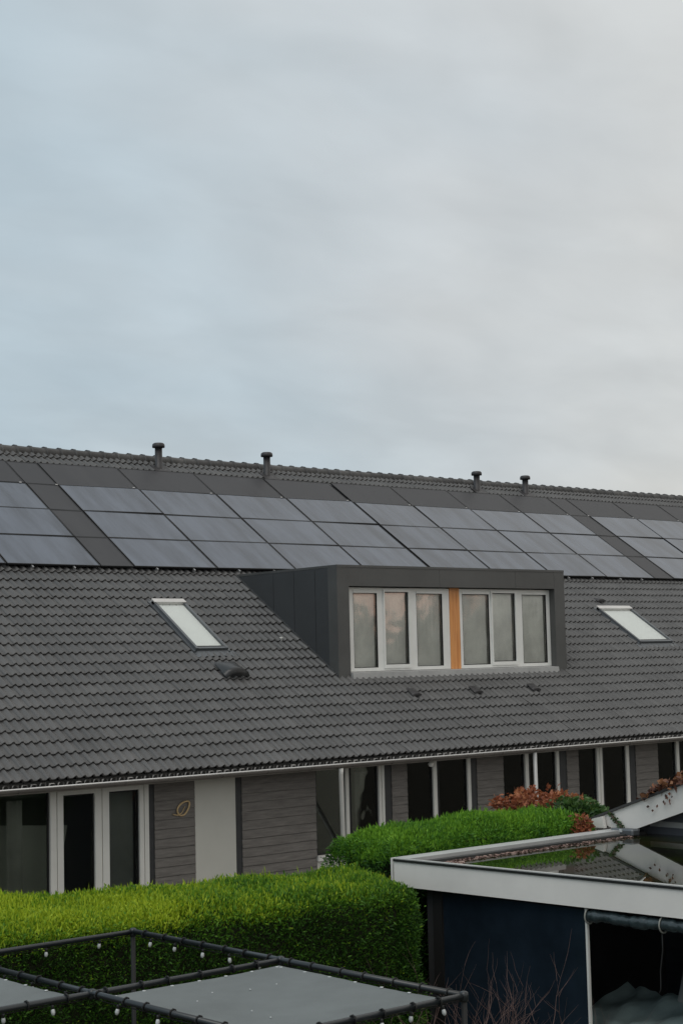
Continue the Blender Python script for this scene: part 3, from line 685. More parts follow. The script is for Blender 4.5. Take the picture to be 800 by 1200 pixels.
def wob(x, y, z, k=1.0):
    return (np.sin(x * 1.9 * k + 1.3) * np.cos(y * 2.3 * k + z * 1.7) + 0.6 * np.sin(x * 4.7 * k + z * 3.9 + 0.7) + 0.4 * np.sin(y * 6.1 * k - z * 5.3 + x * 2.2)) / 2.0

def hedge(label, quad, ztop, zbot, n_top, n_side, m_, fresh_lit, round_=0.22, amp=0.075, length=0.085, width=0.03, topvar=0.075, xfade=None):
    """quad: near-left, near-right, back-right, back-left (x, y); clipped conifer hedge"""
    q = [np.array(p, float) for p in quad]
    cx = sum(q) / 4
    root = thing('hedge', label, 'hedge', (float(cx[0]), float(cx[1]), zbot))
    # core
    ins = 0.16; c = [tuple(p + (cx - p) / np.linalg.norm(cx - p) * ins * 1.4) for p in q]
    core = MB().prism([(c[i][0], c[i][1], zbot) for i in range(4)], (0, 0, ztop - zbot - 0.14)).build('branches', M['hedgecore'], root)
    Ps, Ns, Ts = [], [], []
    # top
    u = rng.random(n_top); v = rng.random(n_top)
    XY = (q[0][None] * (1 - u)[:, None] + q[1][None] * u[:, None]) * (1 - v)[:, None] + (q[3][None] * (1 - u)[:, None] + q[2][None] * u[:, None]) * v[:, None]
    wd = np.linalg.norm(q[3] - q[0]); ln_ = np.linalg.norm(q[1] - q[0])
    ed = np.minimum(np.minimum(v, 1 - v) * wd, np.minimum(u, 1 - u) * ln_)
    drop = np.clip(1 - ed / round_, 0, 1) ** 2 * round_ * 0.55
    x_, y_ = XY[:, 0], XY[:, 1]
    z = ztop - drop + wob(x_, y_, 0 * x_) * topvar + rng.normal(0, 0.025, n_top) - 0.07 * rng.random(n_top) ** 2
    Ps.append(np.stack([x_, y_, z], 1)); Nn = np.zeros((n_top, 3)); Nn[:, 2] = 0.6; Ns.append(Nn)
    t = 0.64 + 0.22 * wob(x_ * 1.3, y_, 0 * x_ + 2) + rng.normal(0, 0.15, n_top) + fresh_lit(x_, y_, z)  # lighter than the sides: new growth plus skylight put into the tint
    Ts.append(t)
    # sides
    per = [(q[0], q[1]), (q[1], q[2]), (q[2], q[3]), (q[3], q[0])]; wts = np.array([np.linalg.norm(b_ - a_) for a_, b_ in per]); wts[2] *= 0.5; wts /= wts.sum()
    for (a_, b_), w_ in zip(per, wts):
        k = int(n_side * w_); u = rng.random(k); hh = 1 - rng.random(k) ** 0.9
        nrm = np.array([(b_ - a_)[1], -(b_ - a_)[0]]); nrm /= np.linalg.norm(nrm)
        z = zbot + 0.05 + hh * (ztop - zbot - 0.1)
        xy = a_[None] * (1 - u)[:, None] + b_[None] * u[:, None]
        dep = wob(xy[:, 0] * 2 + xy[:, 1], xy[:, 1], z * 1.6) * amp + rng.normal(0, 0.03, k) - np.clip((z - ztop + round_) / round_, 0, 1) ** 2 * round_ * 0.4
        xy = xy + nrm[None] * dep[:, None]
        Ps.append(np.stack([xy[:, 0], xy[:, 1], z], 1)); Nn = np.zeros((k, 3)); Nn[:, 0] = nrm[0]; Nn[:, 1] = nrm[1]; Ns.append(Nn)
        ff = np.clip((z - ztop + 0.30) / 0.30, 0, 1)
        t = 0.30 + 0.10 * wob(xy[:, 0] * 2, xy[:, 1], z * 2.2) + rng.normal(0, 0.13, k) + 0.25 * ff + ff * fresh_lit(xy[:, 0], xy[:, 1], z) + (rng.random(k) < 0.03) * 0.35  # tint rises near the top edge: fresh tips and skylight together
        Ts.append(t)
    P = np.concatenate(Ps); N = np.concatenate(Ns); T = np.clip(np.concatenate(Ts), 0, 1)
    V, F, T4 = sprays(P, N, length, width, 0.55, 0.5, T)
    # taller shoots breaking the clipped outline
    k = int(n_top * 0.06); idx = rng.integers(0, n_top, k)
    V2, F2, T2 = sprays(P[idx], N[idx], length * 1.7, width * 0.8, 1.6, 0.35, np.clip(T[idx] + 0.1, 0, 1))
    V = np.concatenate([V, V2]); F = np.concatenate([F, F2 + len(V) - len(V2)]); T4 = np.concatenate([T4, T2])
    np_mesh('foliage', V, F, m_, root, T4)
    return root
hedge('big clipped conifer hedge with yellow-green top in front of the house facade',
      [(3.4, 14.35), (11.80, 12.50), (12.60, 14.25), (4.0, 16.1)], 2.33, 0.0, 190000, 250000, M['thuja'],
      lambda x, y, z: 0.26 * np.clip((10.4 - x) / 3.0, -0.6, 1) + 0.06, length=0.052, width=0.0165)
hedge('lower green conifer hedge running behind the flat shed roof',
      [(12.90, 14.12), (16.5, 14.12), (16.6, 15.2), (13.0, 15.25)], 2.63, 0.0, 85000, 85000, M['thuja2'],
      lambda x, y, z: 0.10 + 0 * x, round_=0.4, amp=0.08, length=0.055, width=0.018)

def blobs(label, name, cat, centers, n, size, m_, root_xy, stems=None, group=None, tmean=0.5, leaf=(1.0, 0.7), flat=0.0):
    root = thing(name, label, cat, root_xy, group)
    C_ = np.array([c[:3] for c in centers], float); Rr = np.array([c[3] for c in centers], float)
    w_ = Rr ** 2; w_ /= w_.sum(); idx = rng.choice(len(C_), n, p=w_)
    d = rng.normal(0, 1, (n, 3)); d /= np.linalg.norm(d, axis=1, keepdims=True); rad = Rr[idx][:, None] * (rng.random((n, 1)) ** 0.5 * (1 + 0.4 * (rng.random((n, 1)) < 0.12)))
    P = C_[idx] + d * rad * np.array([1, 1, 0.8])
    V, F, T = sprays(P, d * 0.6, size * leaf[0], size * leaf[1], 0.15, 0.8, np.clip(rng.normal(tmean, 0.25, n) + 0.12 * d[:, 2], 0, 1))
    np_mesh('foliage', V, F, m_, root, T)
    if stems:
        m = MB()
        for pth, r0 in stems: m.tube(pth, [r0 * (1 - 0.7 * i / (len(pth) - 1)) for i in range(len(pth))], 6)
        m.build('stem', M['bark'], root)
    return root
def stemset(base, tops, r0):
    o_ = []
    for t in tops:
        b = Vector((base[0] + rnd.uniform(-.1, .1), base[1] + rnd.uniform(-.1, .1), 0)); t = Vector(t); mid = (b + t) / 2 + Vector((rnd.uniform(-.1, .1), rnd.uniform(-.1, .1), 0.1))
        o_.append(([b, mid, t], r0))
    return o_
# rust-coloured shrub poking above the second hedge
cs = [(17.35, 16.6, 2.58, 0.13), (17.75, 16.6, 2.56, 0.22), (18.1, 16.7, 2.58, 0.24), (18.45, 16.6, 2.46, 0.24), (18.75, 16.5, 2.44, 0.26), (19.1, 16.45, 2.28, 0.20), (18.2, 16.6, 2.1, 0.4), (18.7, 16.5, 2.0, 0.4), (17.2, 15.95, 2.66, 0.14), (17.75, 15.9, 2.62, 0.18), (17.95, 15.9, 2.58, 0.18)]
blobs('rust-red shrub showing above the hedge end', 'rust_shrub', 'shrub', cs, 3600, 0.075, M['leafred'], (18.2, 16.4, 0), stemset((18.2, 16.4), [c[:3] for c in cs], 0.02))
cs = [(16.75, 14.75, 2.62, 0.24), (17.0, 14.7, 2.58, 0.22), (16.75, 14.6, 2.35, 0.30), (16.6, 14.55, 2.2, 0.3), (17.25, 14.7, 2.50, 0.18), (16.9, 14.7, 2.0, 0.35)]
blobs('loose dark green bush at the right end of the hedge', 'green_bush', 'bush', cs, 4200, 0.085, M['leafgreen'], (16.85, 14.65, 0), stemset((16.85, 14.65), [c[:3] for c in cs], 0.02))
cs = [(16.25, 14.12, 2.52, 0.13), (16.15, 14.10, 2.42, 0.12), (16.32, 14.12, 2.36, 0.13)]
blobs('rust-brown twiggy bush in front of the hedge end', 'brown_bush', 'bush', cs, 650, 0.06, M['leafred'], (16.25, 14.15, 0), stemset((16.25, 14.15), [c[:3] for c in cs], 0.012), tmean=0.35)

# ------------------------------------------------------------------ flat-roofed garden shed
shed = thing('garden_shed', 'open garden shed with flat wet roof behind a broad white fascia', 'shed', (14.5, 10.5, 0))
RT = 2.44; WZ = 2.375
A = Vector((12.782, 13.90)); Bv = Vector((13.22, 5.6)); Cc = Vector((16.62, 13.93)); Dd = Vector((16.62, 5.6))
e1 = (Bv - A).normalized()                      # along the front fascia
n1 = Vector((-e1.y, e1.x)); 
if n1.x < 0: n1 = -n1                           # inwards (+x)
def P3(v, z): return (v.x, v.y, z)
f_ = MB().prism([P3(A, 2.135), P3(A, RT - 0.03), P3(A + n1 * 0.04, RT - 0.03), P3(A + n1 * 0.04, 2.135)], (Bv - A).to_3d())
f_.build('fascia', M['fasciawhite'], shed)
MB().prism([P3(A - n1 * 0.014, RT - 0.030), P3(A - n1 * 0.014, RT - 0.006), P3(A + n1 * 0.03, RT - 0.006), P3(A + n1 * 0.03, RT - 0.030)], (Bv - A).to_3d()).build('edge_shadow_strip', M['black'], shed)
rim = MB(); rim.prism([P3(A - n1 * 0.008, RT - 0.004), P3(A - n1 * 0.008, RT + 0.006), P3(A + n1 * 0.05, RT + 0.006), P3(A + n1 * 0.05, RT - 0.004)], (Bv - A).to_3d())
rim.build('front_trim', M['capgrey'], shed)
rb = MB(); rb.box(12.84, 16.9, 13.70, 13.93, RT - 0.10, RT + 0.008); rb.build('rear_trim', M['capgrey'], shed)
rb = MB(); rb.box(12.86, 16.9, 13.60, 13.69, RT - 0.12, RT - 0.03); rb.build('rear_inner_strip', M['bitumen'], shed)
MB().box(12.80, 16.9, 13.94, 13.97, 2.14, RT).build('rear_fascia', M['fasciawhite'], shed)
# deck and standing water
dk = MB().prism([P3(A + n1 * 0.05, WZ - 0.10), P3(Bv + n1 * 0.05, WZ - 0.10), (17.4, 5.6, WZ - 0.10), (17.4, 13.68, WZ - 0.10), (12.85, 13.68, WZ - 0.10)], (0, 0, 0.085)).build('deck', M['bitumen'], shed)
def ripple(x, y): return 0
wt = MB().add([P3(A + n1 * 0.052, WZ), P3(Bv + n1 * 0.052, WZ), (17.35, 5.6, WZ), (17.35, 13.60, WZ), (12.86, 13.60, WZ)], [(0, 1, 2, 3, 4)]).build('rain_puddle', M['water']); tag(wt, 'shallow sheet of still rain water lying on the flat shed roof', 'puddle')
# leaf litter along the rear edge
n_ = 900; u = rng.random(n_); P = np.stack([12.95 + u ** 1.6 * 3.6, 13.56 - np.abs(rng.normal(0, 0.05, n_)) - 0.03 * (u < 0.25) * rng.random(n_) * 8, np.full(n_, WZ + 0.006)], 1)
Nn = np.zeros((n_, 3)); Vv, Ff, Tt = sprays(P, Nn, 0.05, 0.035, 0.02, 0.3, rng.random(n_)); Vv[:, 2] = np.clip(Vv[:, 2], WZ + 0.002, WZ + 0.02)
M['litter'] = mat('leaf_litter', (0.2, 0.12, 0.1), 0.8, attr='tint', attrcols=((0.10, 0.06, 0.05), (0.24, 0.15, 0.125), (0.36, 0.26, 0.22)))
lt = np_mesh('leaf_litter', Vv, Ff, M['litter'], None, Tt); tag(lt, 'pinkish brown fallen leaves along the rear edge of the flat roof', 'leaves', kind='stuff')
# posts, walls and floor of the open room below
MB().box(12.95, 17.3, 13.45, 13.55, 0, 2.13).build('rear_wall', M['dark'], shed)
MB().box(17.2, 17.3, 5.6, 13.45, 0, 2.13).build('side_wall', M['dark'], shed)
MB().prism([(12.86, 13.45, 2.14), (13.28, 5.6, 2.14), (17.2, 5.6, 2.14), (17.2, 13.45, 2.14)], (0, 0, 0.12)).build('ceiling', M['dark'], shed)
MB().box(12.9, 17.2, 5.6, 13.45, 0.0, 0.05).build('floor', M['bitumen'], shed)
MB().box(12.93, 13.07, 13.30, 13.44, 0.05, 2.13).build('corner_post', M['lash'], shed)
sc_ = thing('windbreak_screen', 'dark blue glossy screen hanging under the left end of the white fascia', 'screen', (12.95, 12.3, 0))
# softly buckled sheet
nx, nz_ = 40, 16; V = []
for j in range(nz_ + 1):
    for i in range(nx + 1):
        y = 13.30 + (11.27 - 13.30) * i / nx; z = 0.1 + 2.0 * j / nz_; x = 12.955 + 0.045 * (13.3 - y) / 2
        V.append((x + 0.006 * math.sin(y * 5 + z * 1.3) * math.sin(z * 2.2), y, z))
F = [(j * (nx + 1) + i, j * (nx + 1) + i + 1, (j + 1) * (nx + 1) + i + 1, (j + 1) * (nx + 1) + i) for j in range(nz_) for i in range(nx)]
MB().add(V, F, True).build('sheet', M['blue'], sc_)
MB().box(12.975, 13.005, 11.245, 11.27, 0.05, 2.12).build('white_edge', M['white'], sc_)
# faint pale things seen through / on the screen
# rolled-up transparent screen under the fascia
rl = thing('rolled_screen', 'rolled up clear vinyl screen tied under the white fascia', 'rolled screen', (13.0, 11.2, 2.0))
V = []; n_ = 120; sg = 14
for i in range(n_ + 1):
    y = 11.24 - (11.24 - 6.2) * i / n_; r0 = 0.064 + 0.008 * math.sin(i * 0.9) + 0.006 * math.sin(i * 2.3 + 1)
    tie = min(abs((y - 11.22)), abs(y - 10.32), abs(y - 9.4), abs(y - 8.5), abs(y - 10.85))
    r0 *= 0.80 + 0.2 * min(1, tie / 0.09)
    cx_ = 12.985 + (11.24 - y) * 0.0528
    for k in range(sg):
        a_ = 2 * math.pi * k / sg; V.append((cx_ + r0 * math.cos(a_), y, 2.045 + r0 * math.sin(a_) + 0.006 * math.sin(i * 0.35)))
F = [(i * sg + k, i * sg + (k + 1) % sg, (i + 1) * sg + (k + 1) % sg, (i + 1) * sg + k) for i in range(n_) for k in range(sg)] + [tuple(range(sg))]
MB().add(V, F, True).build('roll', M['vinyl'], rl)
for y in (11.22, 10.32, 9.4, 8.5):
    cx_ = 12.985 + (11.24 - y) * 0.0528; pts = [(cx_ + 0.072 * math.cos(a_), y, 2.045 + 0.078 * math.sin(a_)) for a_ in [2 * math.pi * k / 14 for k in range(15)]]
    MB().tube(pts, 0.008, 6).build('strap', M['strap'], rl)
rp = MB().tube([(13.02, 10.33, 1.98), (13.03, 10.34, 1.8), (13.02, 10.37, 1.6), (13.03, 10.38, 1.42), (13.02, 10.40, 1.38)], 0.008, 6).build('cord', M['lash']); tag(rp, 'thin black cord hanging from the rolled screen', 'cord')
# curtain and covered furniture inside
ct_ = []; n_ = 60
for i in range(n_ + 1):
    y = 11.25 - 3.4 * i / n_; x = 15.1 + 0.05 * math.sin(i * 1.1) + 0.02 * math.sin(i * 2.7)
    ct_ += [(x, y, 0.07), (x, y, 2.12)]
cu = MB().add(ct_, [(2 * k, 2 * k + 2, 2 * k + 3, 2 * k + 1) for k in range(n_)], True).build('curtain', M['curtain']); tag(cu, 'plain grey curtain hanging inside the open shed', 'curtain')
def pillow(c, a, b, h, rot, m_, label, tilt=0.0):
    n_ = 14; V = []; F = []
    for sgn in (1, -1):
        for j in range(n_ + 1):
            for i in range(n_ + 1):
                u_ = 2 * i / n_ - 1; v_ = 2 * j / n_ - 1
                t = ((1 - u_ ** 4) * (1 - v_ ** 4)) ** 0.5 * (1 + 0.06 * math.sin(7 * u_ + 3 * v_)); pinch = 1 - 0.08 * (1 - abs(v_)) * abs(u_)
                x, y, z = u_ * a * (1 - 0.06 * (1 - v_ * v_)), v_ * b * (1 - 0.06 * (1 - u_ * u_)), sgn * h * t
                y, z = y * math.cos(tilt) - z * math.sin(tilt), y * math.sin(tilt) + z * math.cos(tilt)
                x, y = x * math.cos(rot) - y * math.sin(rot), x * math.sin(rot) + y * math.cos(rot)
                V.append((c[0] + x, c[1] + y, c[2] + z))
        o_ = 0 if sgn == 1 else (n_ + 1) ** 2
        F += [(o_ + j * (n_ + 1) + i, o_ + j * (n_ + 1) + i + 1, o_ + (j + 1) * (n_ + 1) + i + 1, o_ + (j + 1) * (n_ + 1) + i) for j in range(n_) for i in range(n_)]
    o = MB().add(V, F, True).build('cushion', m_); tag(o, label, 'cushion', 'cushions on the covered sofa'); return o
# sofa
sf = thing('garden_sofa', 'grey cushioned garden sofa standing in the open shed', 'sofa', (14.5, 10.4, 0))
MB().box(13.65, 15.0, 8.6, 12.0, 0.12, 0.78).build('base', M['cloth'], sf, bevel=0.05)
MB().box(14.7, 15.0, 8.62, 11.2, 0.785, 1.10).build('backrest', M['cloth'], sf, bevel=0.08)
m = MB()
for yy in (8.75, 11.8):
    for xx in (13.75, 14.85): m.box(xx, xx + 0.06, yy, yy + 0.06, 0.05, 0.12)
m.build('leg', M['black'], sf)
pillow((14.55, 10.95, 1.20), 0.34, 0.32, 0.13, -1.45, M['cloth'], 'plump grey cushion leaning at the far end of the sofa', 1.1)
pillow((14.50, 10.35, 1.17), 0.33, 0.30, 0.13, -1.75, M['cloth'], 'grey cushion just right of the hanging cord on the sofa', 0.95)
# teal throw over the sofa seat
V = []; nu, nv = 34, 20
for j in range(nv + 1):
    for i in range(nu + 1):
        y = 12.05 - 2.2 * i / nu; t = j / nv
        if t < 0.5: x = 13.58 - 0.02 * math.sin(i * 0.9); z = 0.25 + (0.86 - 0.25) * t / 0.5
        else: x = 13.58 + (t - 0.5) * 2 * 0.95; z = 0.86 + 0.16 * (t - 0.5) * 2
        z += (0.014 * math.sin(i * 1.15 + j * 0.45) + 0.018 * math.sin(i * 0.47 - j * 0.62 + 1) + 0.012 * math.sin(i * 2.1 + j * 1.3)) * (0.5 + t); x -= 0.02 * math.cos(i * 0.9 + j * 0.5)
        V.append((x, y, z))
F = [(j * (nu + 1) + i, j * (nu + 1) + i + 1, (j + 1) * (nu + 1) + i + 1, (j + 1) * (nu + 1) + i) for j in range(nv) for i in range(nu)]
bk = MB().add(V, F, True).build('throw_blanket', M['teal']); tag(bk, 'rumpled pale teal throw spread over the sofa seat', 'blanket')

# ------------------------------------------------------------------ neighbouring gabled shed
nb = thing('gabled_shed', 'gabled shed with a sloping white bargeboard at the right edge', 'shed', (18.5, 9.0, 0))
X0 = 16.66; ya, za = 14.22, 2.56; sl_ = 0.345; yr = 9.0; zr_ = za + (ya - yr) * sl_
def zt(y): return za + (ya - y) * sl_ if y >= yr else zr_ - (yr - y) * sl_
def bt(y): return 2.47 + (13.59 - y) * 0.33
bb = MB().prism([(X0, ya, za), (X0, yr, zr_), (X0, yr, bt(yr)), (X0, 13.59, 2.455), (X0, 13.99, 2.455)], (0.035, 0, 0)); bb.build('bargeboard', M['fasciawhite'], nb)
MB().prism([(X0, yr - 0.001, zr_), (X0, 4.2, zt(4.2)), (X0, 4.2, zt(4.2) - 0.33), (X0, yr - 0.001, bt(yr))], (0.035, 0, 0)).build('bargeboard', M['fasciawhite'], nb)
MB().prism([(X0 - 0.03, ya + 0.1, za - 0.032), (X0 - 0.03, yr, zr_ + 0.003), (X0 - 0.03, 4.2, zt(4.2)), (X0 - 0.03, 4.2, zt(4.2) + 0.03), (X0 - 0.03, yr, zr_ + 0.035), (X0 - 0.03, ya + 0.1, za - 0.002)], (4.6, 0, 0)).build('roof', M['shedroof'], nb)
MB().prism([(17.0, 13.92, 0), (17.0, 13.92, 2.5), (17.0, yr, bt(yr)), (17.0, 4.4, 2.5), (17.0, 4.4, 0)], (0.1, 0, 0)).build('gable_wall', M['gable'], nb)
MB().box(16.975, 16.998, 4.4, 13.6, 2.47, 2.54).build('ledger_strip', M['capgrey'], nb)
MB().box(17.11, 21.2, 13.8, 13.92, 0, 2.42).build('side_wall', M['gable'], nb)
MB().box(17.11, 21.2, 4.4, 4.5, 0, 2.42).build('side_wall', M['gable'], nb)
MB().box(16.70, 21.2, 14.25, 14.28, 2.36, 2.52).build('eaves_board', M['fasciawhite'], nb)
# short white end piece and grey flashing where the board meets the flat roof
MB().prism([(16.58, 14.02, 2.45), (16.58, 14.30, 2.45), (16.58, 14.22, 2.56), (16.58, 14.05, 2.60)], (0.05, 0, 0)).build('board_end', M['fasciawhite'], nb)
fl_ = MB(); fl_.box(16.50, 16.66, 13.50, 13.86, WZ + 0.004, 2.47); fl_.build('corner_flashing', M['winframe'], nb, bevel=0.02)
MB().box(16.485, 16.499, 13.66, 13.70, 2.43, 2.47).build('flashing_glint', M['bulb'], nb)  # small white box added as the glint on the metal flashing
# creeper on the bargeboard
n_ = 1500; yy = 13.48 - rng.random(n_) * 3.4
dens = 0.5 + 0.5 * np.sin(yy * 7.0) ; hgt = np.clip((13.55 - yy) * 0.8, 0.1, 1) * (0.05 + 0.12 * np.abs(np.sin(yy * 5.1 + 0.4)) + 0.10 * np.abs(np.sin(yy * 2.2 + 1.0)))
P = np.stack([X0 + rng.normal(0.10, 0.10, n_), yy, np.array([zt(a) for a in yy]) + 0.03 + rng.random(n_) * hgt], 1)
V1, F1, T1 = sprays(P, rng.normal(0, 1, (n_, 3)) * 0.7, 0.085, 0.075, 0.1, 0.6, rng.random(n_))
n2 = 14; y2 = 12.95 + rng.random(n2) * 0.42 * np.where(rng.random(n2) < .5, 1, .3); P2 = np.stack([np.full(n2, X0 - 0.03), y2, np.array([zt(a) for a in y2]) - 0.03 - rng.random(n2) ** 1.5 * 0.14], 1)
V2, F2, T2 = sprays(P2, np.tile([[-0.3, 0, -1.0]], (n2, 1)), 0.05, 0.035, 0.0, 0.4, rng.random(n2) * 0.7)
cre = thing('creeper', 'withered red-brown creeper trailing over the sloping white bargeboard', 'climbing plant', (X0, 12.0, 2.9))
np_mesh('leaves', np.concatenate([V1, V2]), np.concatenate([F1, F2 + len(V1)]), M['leafivy'], cre, np.concatenate([T1, T2]))
m = MB(); 
m.tube([(X0 + 0.03, 13.4 - 0.2 * k, zt(13.4 - 0.2 * k) + 0.05 + 0.02 * math.sin(k)) for k in range(18)], 0.012, 5)
m.tube([(X0 - 0.02, 13.98, 2.66), (X0 - 0.04, 13.9, 2.58), (X0 - 0.04, 13.84, 2.52), (X0 - 0.05, 13.74, 2.46)], 0.016, 5)
m.build('stem', M['bark'], cre)
n3 = 120; t3 = rng.random(n3); P3_ = np.stack([X0 - 0.04 + rng.normal(0, .015, n3), 13.98 - 0.24 * t3, 2.66 - 0.2 * t3 + rng.normal(0, .012, n3)], 1)
V3, F3, T3 = sprays(P3_, rng.normal(0, 1, (n3, 3)), 0.04, 0.03, 0.0, 0.5, rng.random(n3) * 0.5)
np_mesh('trailing_leaves', V3, F3, M['leafgreen'], cre, T3)

# ------------------------------------------------------------------ bare red-twigged shrub in front of the screen
tw = thing('bare_shrub', 'bare reddish twiggy shrub in front of the dark blue screen', 'shrub', (11.2, 11.0, 0))
m = MB(); r2 = random.Random(5)
def grow(p, d, ln, r, depth):
    pts = [p]; q = p.copy(); dd = d.copy(); n_ = 4
    for i in range(n_):
        dd = (dd + Vector((r2.gauss(0, .12), r2.gauss(0, .12), r2.gauss(0.03, .06)))).normalized(); q = q + dd * ln / n_; pts.append(q.copy())
        if depth < 2 and i >= 1 and r2.random() < 0.75:
            nd = (dd + Vector((r2.gauss(0, .55), r2.gauss(0, .55), r2.gauss(0.05, .3)))).normalized(); grow(q.copy(), nd, ln * r2.uniform(.35, .6), r * 0.6, depth + 1)
    m.tube(pts, [r * (1 - 0.75 * i / n_) for i in range(n_ + 1)], 4, cap=False)
for k in range(85):
    a_ = r2.uniform(0, 6.28); e_ = r2.uniform(0, 1) ** 0.5
    b = Vector((11.2 + 0.45 * e_ * math.cos(a_) + r2.uniform(-.35, .35), 11.0 + 0.45 * e_ * math.sin(a_) - r2.uniform(-.5, .5), 0.0))
    d = Vector((math.cos(a_) * 0.22 * e_ + r2.gauss(0, .08), math.sin(a_) * 0.22 * e_ + r2.gauss(0, .08), 1)).normalized()
    grow(b, d, r2.uniform(0.8, 1.28), 0.0056, 0)
m.build('branches', M['twig'], tw)

# ------------------------------------------------------------------ tubular garden frame with laced shade cloths
fr = thing('pergola', 'black tubular garden frame with grey shade cloths laced into it', 'pergola', (7.3, 10.1, 0))
ZT = 2.40; rt = 0.022; xs = [3.0, 4.68, 6.385, 8.08]; ys = [8.12, 10.10, 12.12]
def rail(a_, b_, lab=None):
    m = MB(); m.tube([a_, b_], rt, 14)
    o = m.build('rail', M['tube'], fr); return o
def laces(a_, b_, step=0.27, side=None):
    a_, b_ = Vector(a_), Vector(b_); L_ = (b_ - a_).length; d = (b_ - a_) / L_; t = 0.12
    s_ = Vector((0, 0, 1)).cross(d)
    while t < L_ - 0.05:
        tt = t + rnd.uniform(-0.03, 0.03); c = a_ + d * tt
        ring = []; m = MB()
        for k in range(9):
            an = 2 * math.pi * k / 8; ring.append(c + d * (0.012 * k / 8) + (s_ * math.cos(an) + Vector((0, 0, 1)) * math.sin(an)) * (rt + 0.007))
        m.tube(ring, 0.0065, 5)
        if side:
            sd_ = s_ * side; m.tube([c + sd_ * rt, c + sd_ * 0.07 - Vector((0, 0, 0.012))], 0.005, 4)
        m.build('lashing', M['lash'], fr); t += step
for y in ys: rail((xs[0], y, ZT), (xs[3], y, ZT))
for x in xs: rail((x, ys[0], ZT + 0.004), (x, ys[2], ZT + 0.004))
for x in (xs[0], xs[3]):
    for y in (ys[0], ys[2]):
        m = MB().tube([(x, y, 0.0), (x, y, ZT - 0.02)], 0.020, 14); m.lathe((x, y, 0), [(0.09, 0), (0.09, 0.012), (0.04, 0.02)], 14); m.build('post', M['lash'], fr)
for x in xs:
    for y in ys: MB().lathe((x, y, ZT - 0.045), [(0.0, 0.008), (0.024, 0.010), (0.031, 0.022), (0.032, 0.05), (0.030, 0.070), (0.015, 0.078)], 14).build('corner_joint', M['tube'], fr)
def cloth(x0, x1, y0, y1):
    g = 0.075; n_ = 28; V = []
    for j in range(n_ + 1):
        for i in range(n_ + 1):
            u_, v_ = i / n_, j / n_
            # edges pulled in slightly between the lacing points, shallow sag
            sx = 0.022 * math.sin(math.pi * v_) + 0.006 * abs(math.sin(v_ * math.pi * 7)); sy = 0.022 * math.sin(math.pi * u_) + 0.006 * abs(math.sin(u_ * math.pi * 6))
            x = x0 + g + sx + (x1 - x0 - 2 * g - 2 * sx) * u_; y = y0 + g + sy + (y1 - y0 - 2 * g - 2 * sy) * v_
            z = ZT - 0.02 - 0.006 * math.sin(7 * u_ - 4 * v_ + 1) * math.sin(math.pi * v_) - 0.040 * math.sin(math.pi * u_) * math.sin(math.pi * v_) + 0.002 * math.sin(9 * u_ + 5 * v_)
            V.append((x, y, z))
    F = [(j * (n_ + 1) + i, j * (n_ + 1) + i + 1, (j + 1) * (n_ + 1) + i + 1, (j + 1) * (n_ + 1) + i) for j in range(n_) for i in range(n_)]
    c_ = MB().add(V, F, True).build('shade_cloth', M['shade'], fr)
    m = MB()
    for k in range(7):
        t = (k + 0.5) / 7
        for (x, y) in ((x0 + g + 0.035, y0 + (y1 - y0) * t), (x1 - g - 0.035, y0 + (y1 - y0) * t), (x0 + (x1 - x0) * t, y0 + g + 0.035), (x0 + (x1 - x0) * t, y1 - g - 0.035)):
            MB().lathe((x, y, ZT - 0.022), [(0.014, 0), (0.014, 0.006), (0.008, 0.007)], 8).build('eyelet', M['bulb'], c_)
    for k in range(9):
        x = rnd.uniform(x0 + .3, x1 - .3); y = rnd.uniform(y0 + .3, y1 - .3); MB().lathe((x, y, ZT - 0.046), [(0.006, 0), (0.006, 0.008), (0.003, 0.009)], 6).build('white_fleck', M['bulb'], c_)
cloth(xs[2], xs[3], ys[0], ys[1]); cloth(xs[1], xs[2], ys[1], ys[2]); cloth(xs[0], xs[1], ys[0], ys[1])
for y, sgn in ((ys[0], 1), (ys[1], -1)):
    for i in range(3): laces((xs[i], y, ZT), (xs[i + 1], y, ZT), 0.27)
for x in xs[1:]:
    for j in range(2): laces((x, ys[j], ZT + 0.004), (x, ys[j + 1], ZT + 0.004), 0.29)
# string-light bulbs hanging from the rails
bulb_root = None; cnt = 0
wires = MB()
def bulb(x, y, z):
    global bulb_root
    if bulb_root is None:
        r_ = thing('string_light_bulb', 'small clear white bulb hanging from the black frame', 'light bulb', (x, y, z), 'string light bulbs on the frame')
        MB().lathe((x, y, z), [(0.002, -0.074), (0.010, -0.070), (0.0155, -0.054), (0.0135, -0.040), (0.009, -0.028)], 10).build('glass', M['bulb'], r_)
        MB().lathe((x, y, z), [(0.011, -0.030), (0.012, -0.006), (0.006, 0.002)], 8).build('socket', M['bulbcap'], r_)
        bulb_root = r_; return r_
    c = bulb_root.copy(); col.objects.link(c); c.location = (x, y, z)
    for ch in bulb_root.children:
        d = ch.copy(); col.objects.link(d); d.parent = c
    return c
def run(a_, b_, n_, where, sd=0):
    for k in range(n_):
        t = (k + 0.5) / n_ + rnd.uniform(-0.02, 0.02)
        x = a_[0] + (b_[0] - a_[0]) * t; y = a_[1] + (b_[1] - a_[1]) * t
        o = bulb(x, y, ZT - rt - 0.004)
        o['label'] = f'small white bulb under {where}, {ordn[k]} from the {"left" if sd == 0 else "back"}'
        o.rotation_euler = (rnd.gauss(0, .12), rnd.gauss(0, .12), 0)
run((xs[1] + 0.35, ys[2]), (xs[3] - 0.1, ys[2]), 6, 'the rear rail of the frame')
run((xs[3], ys[2] - 0.1), (xs[3], ys[1] + 0.1), 5, 'the right rail of the frame', 1)
